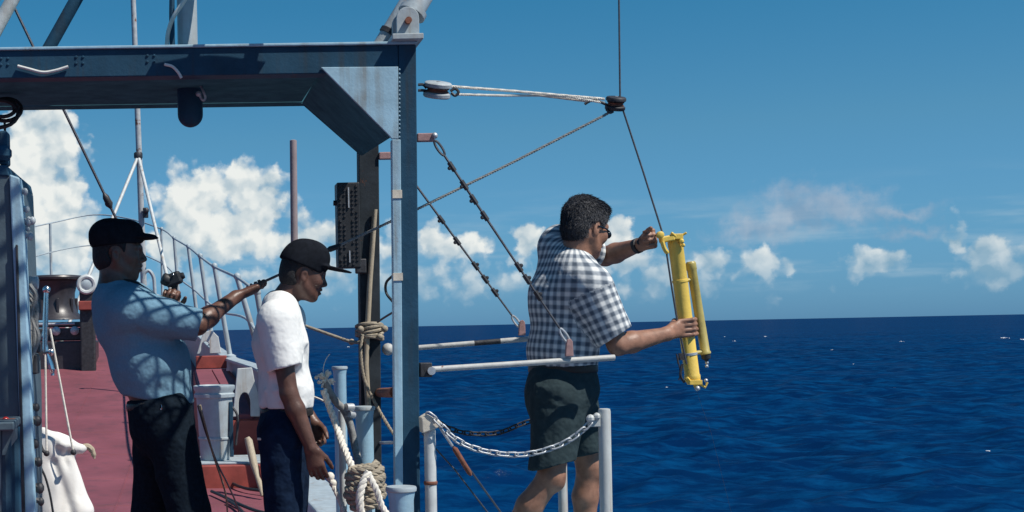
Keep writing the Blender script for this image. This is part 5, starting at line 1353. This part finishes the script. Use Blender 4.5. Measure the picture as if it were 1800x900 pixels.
# capstan on the foredeck
YC = 19.6; cz = zd(YC); cx = P(98, 560, YC).x
cs = thing('capstan', (cx, YC, cz), 'dark waisted capstan drum on a heavy base on the red foredeck', 'capstan')
s_ = F / YC
def hz(y): return P(98, y, YC).z
MB().lathe((cx, YC, hz(562)), (0, 0, 1), [(.40, 0), (.38, .03), (.30, .10), (.27, .22), (.27, .36), (.30, .47), (.335, .53)], 36).build('drum', 'windlass_paint', cs, smooth=True)
MB().lathe((cx, YC, hz(495)), (0, 0, 1), [(.30, 0), (.375, .02), (.385, .05), (.37, .075), (.28, .085)], 36).build('drum_head', 'windlass_paint', cs, smooth=True)
for k in range(8):
    a_ = k * math.pi / 4 + .2; MB().box((cx + .29 * math.cos(a_), YC + .29 * math.sin(a_), hz(540)), (.04, .04, .24)).build('whelp', 'windlass_paint', cs, bevel=.01)
MB().box((cx, YC, hz(571)), (.80, .8, .07)).build('bed_plate', 'windlass_paint', cs, bevel=.012)
MB().box((cx + .02, YC, (hz(578) + hz(598)) / 2), (.94, .9, hz(576) - hz(598))).build('gear_case', 'dark_iron', cs, bevel=.02)
MB().box((cx + .03, YC, (hz(600) + cz) / 2 - .04), (1.04, 1.0, hz(600) - cz + .08)).build('base', 'windlass_paint', cs, bevel=.02)
for x in (-.28, .05, .30): MB().lathe((cx + x, YC - .46, hz(582)), (0, -1, 0), [(.06, 0), (.06, .03), (.03, .05)], 12).build('bearing_cap', 'galvanised', cs, smooth=True)
MB().tube([(cx - .2, YC - .44, hz(570)), (cx + .3, YC - .44, hz(570))], .018, 8).build('hand_rail', 'galvanised', cs, smooth=True)
wc = P(152, 500, 18.9)
wh = thing('cream_wheel', (wc.x, 18.9, zd(18.9)), 'cream painted hand wheel on a grey stand beside the dark capstan', 'wheel')
MB().ring(wc, (.15, -1, 0), .105, .030, 24, 8).build('rim', 'white_paint', wh, smooth=True)
MB().lathe(wc, (.15, -1, 0), [(.08, -.02), (.085, 0), (.05, .02)], 18).build('hub', 'pale_paint', wh, smooth=True)
for k in range(3):
    a_ = k * 2.094; d_ = Vector((math.cos(a_), .15 * math.cos(a_), math.sin(a_))) * .105; MB().tube([wc, wc + d_], .014, 6).build('spoke', 'white_paint', wh, smooth=True)
MB().box((wc.x, 18.99, (wc.z + zd(18.9)) / 2), (.2, .14, wc.z - zd(18.9))).build('stand', 'dark_iron', wh, bevel=.02)
MB().box((wc.x + .0, 18.9, wc.z - .28), (.22, .1, .12)).build('name_plate', 'coaming_red', wh, bevel=.01)
vp = thing('vent_pipe', (P(276, 520, 17).x, 17.0, zd(17)), 'thin grey goose-neck vent pipe bending over beyond the blue-shirted man', 'vent pipe')
vb = P(272, 500, 17); MB().tube([Vector((vb.x, 17, zd(17)))] + spline([P(272, 510, 17), P(270, 488, 17), P(262, 476, 17), P(254, 480, 17), P(252, 490, 17)], 5), .022, 8).build('pipe', 'pale_paint', vp, smooth=True)

# ================================================================== DECK GEAR
# white drum and the low plinth it stands on
pl = thing('plinth', (.33, 11.25, zd(11.25)), 'low red box with a worn grey concrete top beside the white drum', 'plinth')
MB().box((.27, 11.38, zd(11.3) + .085), (.62, .68, .19)).build('box', 'coaming_red', pl, bevel=.01)
MB().box((.27, 11.385, zd(11.3) + .19), (.58, .62, .022)).build('top_slab', 'pale_paint', pl, bevel=.008)
zt_ = zd(11.3) + .202; dc = P(379, 810, 11.3); Hd = P(379, 688, 11.3).z - zt_
dr = thing('mixing_drum', (dc.x, 11.3, zt_), 'white open drum with double rolled rim standing on the low plinth', 'drum')
dp = [(.115, 0), (.118, .01)] + [(.118 + .026 * t, .01 + (Hd - .06) * t) for t in (.25, .5, .75, 1)] + [(.160, Hd - .045), (.162, Hd - .02), (.150, Hd - .012), (.150, Hd), (.165, Hd + .02), (.165, Hd + .045), (.150, Hd + .05), (.140, Hd + .04), (.135, Hd - .05), (.02, Hd - .12)]
MB().lathe((dc.x, 11.3, zt_ + .001), (0, 0, 1), dp, 40).build('shell', 'pale_paint', dr, smooth=True)
MB().box((dc.x + .128, 11.22, zt_ + Hd * .45), (.03, .03, Hd * .8)).build('side_strut', 'slate_and_shade', dr, bevel=.004)
MB().tube(spline([Vector((dc.x + .13, 11.22, zt_ + Hd * .8)), Vector((dc.x + .18, 11.2, zt_ + Hd * .62)), Vector((dc.x + .16, 11.2, zt_ + .12))], 5), .01, 8).build('bail_handle', 'dark_iron', dr, smooth=True)
MB().lathe((dc.x, 11.3, zt_ + Hd * .30), (0, 0, 1), [(.131, 0), (.135, .004), (.135, .016), (.131, .02)], 36).build('hoop', 'pale_paint', dr, smooth=True)
bt = thing('wooden_fender', P(455, 850, 10.6), 'smooth pale wooden fid leaning behind the young man\'s hip', 'wooden club')
MB().tube([P(434, 769, 10.7), P(437, 775, 10.7), P(446, 815, 10.6), P(452, 838, 10.55), P(456, 848, 10.5), P(462, 872, 10.45)], [.020, .030, .030, .017, .022, .015], 14).build('shaft', 'wood_pale', bt, smooth=True)
tb = thing('deck_hose', P(398, 890, 6.9), 'thin tan line trailing down from the blue-shirted man\'s belt to the deck', 'line')
MB().tube(spline([P(352, 712, 6.06), P(360, 745, 6.1), P(375, 800, 6.3), P(390, 845, 6.6), P(398, 878, 6.9), P(402, 940, 7.2), P(408, 1004, 7.6)], 7), .0045, 7).build('line', 'rope_tan', tb, smooth=True)
MB().tube(spline([P(348, 712, 6.08), P(362, 760, 6.15), P(382, 815, 6.4), P(402, 855, 6.8), P(420, 900, 7.4), P(440, 985, 8)], 7), .0045, 7).build('dark_line', 'wire', tb, smooth=True)
cabl = MB()
for pts in ([(372, 872), (395, 880), (420, 890), (450, 900), (478, 905)], [(372, 845), (420, 865), (470, 872)], [(400, 885), (415, 892), (430, 905)]):
    g_ = []
    for x, y in pts:
        d_ = P(x, y, 1) - Vector((0, 0, CAM_Z)); t_ = (.055 - CAM_Z) / d_.z; p_ = Vector((0, 0, CAM_Z)) + d_ * t_; p_.z = zd(p_.y) + .045; g_.append(p_)
    cabl.tube(spline(g_, 5), .012, 7)
single(cabl, 'deck_cable', 'black_rubber', 'dark cables snaking over the red deck in front of the plinth', 'cable', smooth=True)
# side bollards
def bollard(px, top_y, Y, rad, label, zbase):
    t_ = P(px, top_y, Y); h_ = t_.z - zbase
    o = thing('bollard', (t_.x, Y, zbase), label, 'bollard', 'bollards along the ship\'s side')
    MB().lathe((t_.x, Y, zbase), (0, 0, 1), [(rad * 1.7, 0), (rad * 1.7, .015), (rad * 1.05, .022), (rad, .04), (rad, h_ - .05), (rad * 1.06, h_ - .035), (rad * 1.12, h_ - .02)], 30).build('post', 'grey_paint', o, smooth=True)
    MB().lathe((t_.x, Y, zbase + h_ - .020), (0, 0, 1), [(rad * 1.1, 0), (rad * 1.24, .004), (rad * 1.26, .014), (rad * 1.2, .020)], 30).build('cap', 'pale_paint', o, smooth=True)
    return o
bollard(705, 855, 5.25, .0455, 'squat grey bollard at the foot of the near gantry post', .147)
bollard(640, 714, 6.45, .040, 'tall grey bollard with rope coils heaped at its foot', .147)
bollard(597, 644, 8.35, .037, 'slim grey bollard beside the frayed rope end', zd(8.35) + .147)
# rope work heaped round the bollards
cz0 = P(642, 850, 5.75); coil = thing('rope_coil', (cz0.x, 5.75, .147), 'thick tan hawser wound in a fat coil in front of the tall bollard', 'rope coil')
MB().lathe((cz0.x, 5.75, .15), (0, 0, 1), [(.045, 0), (.045, .015), (.026, .02), (.026, P(642, 822, 5.75).z - .15)], 16).build('core_pipe', 'pale_paint', coil, smooth=True)
hw = MB(); pts = []
nt_ = 7.0; z0, z1 = P(642, 893, 5.75).z, P(642, 818, 5.75).z
for i in range(240):
    t_ = i / 239; a_ = t_ * nt_ * 6.283; rr_ = .050 + .022 * math.sin(t_ * math.pi) + .006 * math.sin(a_ * 1.7)
    pts.append(Vector((cz0.x + rr_ * math.cos(a_), 5.75 + rr_ * math.sin(a_), z0 + (z1 - z0) * t_ + .010 * math.sin(a_ + 1))))
laid_rope(hw, pts, .0165, 5, 6); hw.build('turns', 'rope_tan', coil, smooth=True)
hb = MB(); laid_rope(hb, spline([P(648, 830, 5.66), P(638, 850, 5.64), P(632, 880, 5.63), P(640, 920, 5.64), P(660, 960, 5.66)], 8), .017, 5, 6); laid_rope(hb, spline([P(650, 838, 5.64), P(662, 862, 5.62), P(672, 892, 5.62), P(690, 915, 5.6)], 8), .014, 5, 6); hb.build('bight', 'rope_white', coil, smooth=True)
wr = MB(); laid_rope(wr, spline([P(569, 686, 6.15), P(578, 712, 6.12), P(592, 750, 6.05), P(604, 785, 5.95), P(618, 818, 5.85), P(630, 842, 5.8)], 10), .0155, 5.5, 7)
single(wr, 'white_hawser', 'rope_white', 'bright white twisted rope slanting down to the tan coil', 'rope', smooth=True)
fr = thing('frayed_rope', P(575, 672, 6.2), 'grey taped rope with a frayed white end sticking up', 'rope')
MB().tube(spline([P(572, 672, 6.2), P(580, 690, 6.2), P(592, 708, 6.22), P(604, 720, 6.24), P(615, 745, 6.24), P(625, 790, 6.22), P(634, 830, 6.0)], 6), .0165, 10).build('taped_body', 'rope_grey', fr, smooth=True)
MB().tube([P(608, 716, 6.22), P(620, 716, 6.24)], .018, 10).tube([P(613, 728, 6.22), P(622, 730, 6.24)], .015, 10).build('clamp_band', 'galvanised', fr, smooth=True)
fz = MB(); fr_ = random.Random(5)
for i in range(26):
    a_ = fr_.uniform(0, 6.28); b0f = P(572, 672, 6.2); q_ = b0f + Vector((math.cos(a_) * fr_.uniform(.02, .05), fr_.uniform(-.03, .03), fr_.uniform(-.015, .045) + math.sin(a_) * .012)); fz.tube(spline([b0f, b0f.lerp(q_, .5) + Vector((0, 0, .01)), q_], 3), [.005] * 6 + [.0025], 5)
for x, y in ((556, 664), (566, 658), (578, 656), (584, 668), (561, 672)): fz.ball(P(x, y, 6.19), .009, 6)
fz.tube(spline([P(572, 668, 6.2), P(568, 650, 6.2), P(573, 632, 6.2), P(580, 622, 6.2)], 4), .0018, 5); fz.build('frayed_end', 'rope_white', fr, smooth=True)
lr_ = thing('lifeline_pipe', P(602, 900, 6.4), 'thin white upright pipe beside the slanting white rope', 'pipe')
MB().lathe((P(602, 800, 6.4).x, 6.4, .147), (0, 0, 1), [(.03, 0), (.03, .012), (.0165, .016), (.0165, P(602, 722, 6.4).z - .147)], 12).build('pipe', 'white_paint', lr_, smooth=True)
sl = MB(); laid_rope(sl, spline([P(580, 842, 5.9), P(588, 858, 5.88), P(600, 885, 5.85), P(612, 920, 5.8), P(625, 960, 5.8)], 6), .012, 5, 6); sl.ball(P(580, 838, 5.9), .02, 8).ball(P(586, 850, 5.89), .018, 8)
single(sl, 'slack_rope', 'rope_white', 'short pale rope end drooping below the young man\'s hand', 'rope', smooth=True)
ln = MB(); ln.tube(spline([P(548, 696, 6.3), P(565, 703, 6.28), P(580, 712, 6.25)], 4), .0045, 6)
single(ln, 'heaving_line', 'rope_white', 'thin pale line between the young man\'s back and the frayed rope', 'line', smooth=True)

# ================================================================== LEFT: cabinet, table, canvas, rigging
YK = 3.5
kb = thing('winch_cabinet', (P(20, 900, YK).x - .1, YK + .1, 0.03), 'tall dark winch cabinet with a pale worn edge at the picture\'s port side', 'cabinet')
kb['label'] = 'tall winch cabinet darkened for shade, with a pale worn edge and bolts beside the hanging canvas'
def kpt(x, y, d=0): return P(x, y, YK + d)
def kslab(l, d0, depth, name, mt, bev=.004):
    return MB().prism([kpt(x, y, d0) for x, y in l], (0, depth, 0)).build(name, mt, kb, bevel=bev)
kslab([(-220, 300), (17, 308), (24, 470), (34, 700), (40, 1480), (-220, 1480)], 0.0, .5, 'side_panel', 'cabinet_with_shade')
kslab([(16, 306), (34, 312), (42, 400), (48, 560), (55, 700), (62, 900), (66, 1480), (41, 1480), (36, 800), (26, 520), (20, 400)], -.012, .06, 'edge_plate', 'grey_paint')
kslab([(27, 430), (31, 430), (44, 900), (46, 1480), (40, 1480), (38, 900)], -.02, .02, 'edge_seam', 'dark_iron', .002)
MB().box(kpt(8, 262, .05), (.022, .06, .085)).ball(kpt(6, 270, .02), .022, 8).build('switch_box', 'slate_and_shade', kb, bevel=.006)
MB().prism([kpt(-220, 286, -.004), kpt(12, 290, -.004), kpt(17, 310, -.004), kpt(-220, 302, -.004)], (0, .5, 0)).build('top_cap', 'slate_and_shade', kb, bevel=.004)
for i, (x, y, r_) in enumerate([(44, 337, .0105), (47, 368, .0105), (57, 388, .0120), (50, 391, .0125), (53, 415, .0125), (49, 402, .008), (62, 780, .014), (68, 812, .014), (70, 858, .016), (72, 882, .012), (66, 740, .015), (64, 716, .012)]):
    MB().ball(kpt(x, y, .02), r_ * .72, 8, (1, 1, 1.25)).tube([kpt(x - 9, y - 3, .02), kpt(x + 2, y, .02)], r_ * .6, 6).build('bolt', 'dark_iron' if y > 600 else 'block_grey', kb, smooth=True)
pk = MB(); pr_ = random.Random(9)
for k in range(6): pk.tube(spline([kpt(50 + pr_.uniform(-2, 6), 500 + k * 12, .08), kpt(62 + pr_.uniform(-3, 8), 520 + k * 14, .08), kpt(58 + pr_.uniform(-4, 8), 548 + k * 15, .08), kpt(54, 580 + k * 14, .08)], 5), pr_.uniform(.004, .007), 7)
pk.build('hydraulic_hose', 'rope_grey', kb, smooth=True)
MB().lathe(kpt(58, 497, .1), (1, 0, 0), [(.014, -.012), (.017, -.01), (.017, .012), (.013, .014)], 14).build('pipe_flange', 'pale_paint', kb, smooth=True)
MB().box(kpt(58, 640, .10), (.028, .05, .05)).box(kpt(61, 612, .10), (.03, .04, .025)).build('valve_block', 'dark_iron', kb, bevel=.004)
# small grey table with red lamp
tbl = thing('instrument_table', (P(10, 900, 3.2).x, 3.2, .03), 'small grey metal table in front of the cabinet with a red lamp', 'table')
MB().prism([P(-80, 745, 3.05), P(24, 742, 3.05), P(36, 732, 3.30), P(-80, 734, 3.30)], (0, 0, -.018)).build('table_top', 'cabinet_with_shade', tbl, bevel=.003)
for (x, d) in ((10, 3.1), (26, 3.28)): MB().tube([P(x, 750, d), Vector((P(x - 2, 900, d).x, d, .03))], .012, 8).build('leg', 'slate_and_shade', tbl, smooth=True)
MB().prism([P(4, 756, 3.08), P(20, 752, 3.08), P(26, 745, 3.24), P(26, 770, 3.24), P(4, 800, 3.08)], (.006, 0, 0)).build('corner_brace', 'cabinet_with_shade', tbl)
rl = thing('red_lamp', P(10, 738, 3.2), 'small red indicator lamp on the grey instrument table', 'lamp')
MB().lathe(P(10, 738, 3.2) + Vector((0, 0, -.002)), (0, 0, 1), [(.008, 0), (.008, .004), (.006, .007), (.002, .009)], 14).build('lens', 'red_lens', rl, smooth=True)
MB().box(P(8, 738.5, 3.2), (.05, .04, .006)).build('lamp_base', 'rust', rl, bevel=.002)
# white canvas sling hung from two cords
YB = 4.6; qb = lambda x, y, d=0.0: P(x, y, YB + d)
sgc = thing('canvas_sling', qb(110, 905), 'soiled white canvas sling with a brown curled tip hanging from two cords', 'canvas sling')
s = SDF(*bounds([qb(64, 740), qb(175, 1010)], .14), .006)
ax3 = ((1, 0, 0), (0, 1, 0), (0, 0, 1))
s.ecap(qb(90, 782), qb(116, 900), (1, 0, 0), (.060, .022), (.082, .05), .03); s.ecap(qb(116, 900), qb(112, 985), (1, 0, 0), (.082, .05), (.060, .04), .03)
s.cap(qb(76, 757), qb(92, 782), .014, .040, .03); s.cap(qb(100, 778), qb(143, 789), .030, .012, .03); s.cap(qb(143, 789), qb(150, 787), .011, .009, .01)
s.ecap(qb(76, 800), qb(84, 960), (1, 0, 0), (.02, .03), (.05, .05), .04)
sdf_obj('canvas', s, 'canvas_white', sgc, [folds(24, .009, 61, (1, 1, .3)), folds(60, .003, 62, (1, 1, .4)), creases(qb(84, 798, -.05), (.25, 0, -1), 9, .3, .011, .014, 63, .3, .03), creases(qb(129, 797, -.05), (-.15, 0, -1), 9, .3, .011, .014, 64, .3, .03), creases(qb(105, 790, -.04), (.8, 0, -.3), 5, .15, .011, .010, 65, .4, .03)])
MB().tube(spline([qb(147, 786), qb(156, 786), qb(163, 794), qb(166, 806)], 5), [.011] * 5 + [.010] * 5 + [.008] * 4 + [.004] * 2, 8).build('curled_tip', 'wood_pale', sgc, smooth=True)
for (x0, y0, x1, y1) in ((79, 585, 82, 797), (88, 578, 129, 795)):
    MB().tube([qb(x0, y0, -.06), qb(x1, y1, -.075)], .0036, 7).build('cord', 'rope_white', sgc, smooth=True)
    MB().ball(qb(x1, y1, -.075), .010, 8).build('eyelet', 'dark_iron', sgc, smooth=True)
MB().tube(spline([qb(80, 796, -.08), qb(74, 790, -.07), qb(70, 778, -.05)], 4), .006, 6).build('toggle', 'dark_iron', sgc, smooth=True)
MB().tube(spline([qb(71, 820, -.1), qb(80, 840, -.1), qb(88, 870, -.1), qb(94, 905, -.1)], 5), .004, 6).build('trip_line', 'black_rubber', sgc, smooth=True)
lv = thing('chrome_lever', qb(80, 640), 'bright chromed lever with a ball knob over the hanging canvas', 'lever')
MB().tube([qb(81.5, 512, -.06), qb(80, 560, -.06), qb(79, 618, -.06)], [.0075, .009, .008], 12).build('shaft', 'chrome', lv, smooth=True)
MB().ball(qb(82, 509, -.06), .013, 12).build('ball_knob', 'chrome', lv, smooth=True)
MB().tube(spline([qb(80, 606, -.06), qb(84, 625, -.06), qb(91, 648, -.06), qb(93, 660, -.06)], 4), [.007] * 6 + [.009] * 4 + [.006] * 3, 8).build('hook', 'chrome', lv, smooth=True)
MB().tube(spline([qb(84, 575, -.06), qb(78, 582, -.06), qb(76, 592, -.06), qb(80, 600, -.06)], 4), .0055, 7).build('clevis', 'chrome', lv, smooth=True)
MB().tube([qb(70, 620, -.06), qb(90, 619, -.06)], .008, 10).ball(qb(70, 620, -.06), .012, 8).ball(qb(90, 619, -.06), .012, 8).build('cross_pin', 'chrome', lv, smooth=True)
MB().tube([qb(68, 620, -.05), Vector((kpt(60, 622, .3).x, 3.95, kpt(60, 622, .3).z))], .009, 8).build('arm', 'dark_iron', lv, smooth=True)

# ================================================================== OVERHEAD NETS (above the picture) that dapple the man and the cabinet
def net(x0, x1, y0, y1, z, cell, rad, label):
    m = MB(); nx_ = int((x1 - x0) / cell[0]); ny_ = int((y1 - y0) / cell[1])
    for i in range(-ny_, nx_ + 1):
        for sgn in (1, -1):
            pts = []
            for k in range(ny_ * 2 + 1):
                tx_ = (i + k / 2) if sgn > 0 else (nx_ - i - k / 2)
                if 0 <= tx_ <= nx_: pts.append(Vector((x0 + tx_ * cell[0], y0 + k * cell[1] / 2, z + .006 * sgn)))
            if len(pts) > 1: m.tube(pts, rad, 5)
    t = thing('cargo_net', ((x0 + x1) / 2, (y0 + y1) / 2, z), label, 'net', 'nets stretched overhead')
    m.build('mesh', 'rope_grey', t)
    MB().tube([(x0, y0, z), (x1, y0, z), (x1, y0 + ny_ * cell[1], z), (x0, y0 + ny_ * cell[1], z)], .02, 8, closed=True).build('frame_rope', 'rope_grey', t, smooth=True)
    return t
net(.47, .99, 4.90, 5.58, 2.72, (.130, .074), .0088, 'grey rope net stretched above the man in the blue shirt')
net(.10, 1.05, 2.25, 3.25, 2.72, (.130, .074), .0105, 'grey rope net stretched above the winch cabinet')
cv = thing('canvas_blocker', (.32, 5.3, 2.72), 'unseen canvas strip added beside the overhead rope net to cast solid shade', 'shade_blocker')  # added out of view to shade the blue-shirted man's head and back
cvm = MB(); nyc = 14
for i in range(nyc + 1):
    y_ = 4.90 + (5.77 - 4.90) * i / nyc
    for k in range(7): x_ = .02 + .47 * k / 6; cvm.v.append((x_, y_, 2.735 + .02 * math.sin(math.pi * k / 6) + .006 * math.sin(i * 1.7 + k)))
for i in range(nyc):
    for k in range(6): cvm.f.append((i * 7 + k, i * 7 + k + 1, (i + 1) * 7 + k + 1, (i + 1) * 7 + k))
co_ = cvm.build('sheet', 'canvas_white', cv, smooth=True); sm_ = co_.modifiers.new('thick', 'SOLIDIFY'); sm_.thickness = .004
arm = MB()
XK = P(329, 0, 6.3).x
for a, b in (((XK, 6.3, 2.86), (.60, 5.58, 2.74)), ((XK, 6.3, 2.86), (.60, 4.90, 2.72)), ((.60, 4.90, 2.72), (.10, 3.25, 2.72)), ((XK, 6.28, 2.88), (-3.2, 6.0, 2.88)), ((.10, 2.25, 2.72), (-3.2, 2.0, 2.72)), ((-3.2, 6.0, 2.88), (-3.2, 1.9, 2.72)), ((-3.2, 6.0, 2.95), (-3.2, 6.0, .03)), ((-3.2, 2.0, 2.95), (-3.2, 2.0, .03))): arm.tube([a, b], .022, 8)
single(arm, 'net_rack', 'pale_paint', 'pale pipe rack carrying the nets high above the deck', 'rack', smooth=True)

for o in bpy.data.objects:
    if '_o' in o: del o['_o']
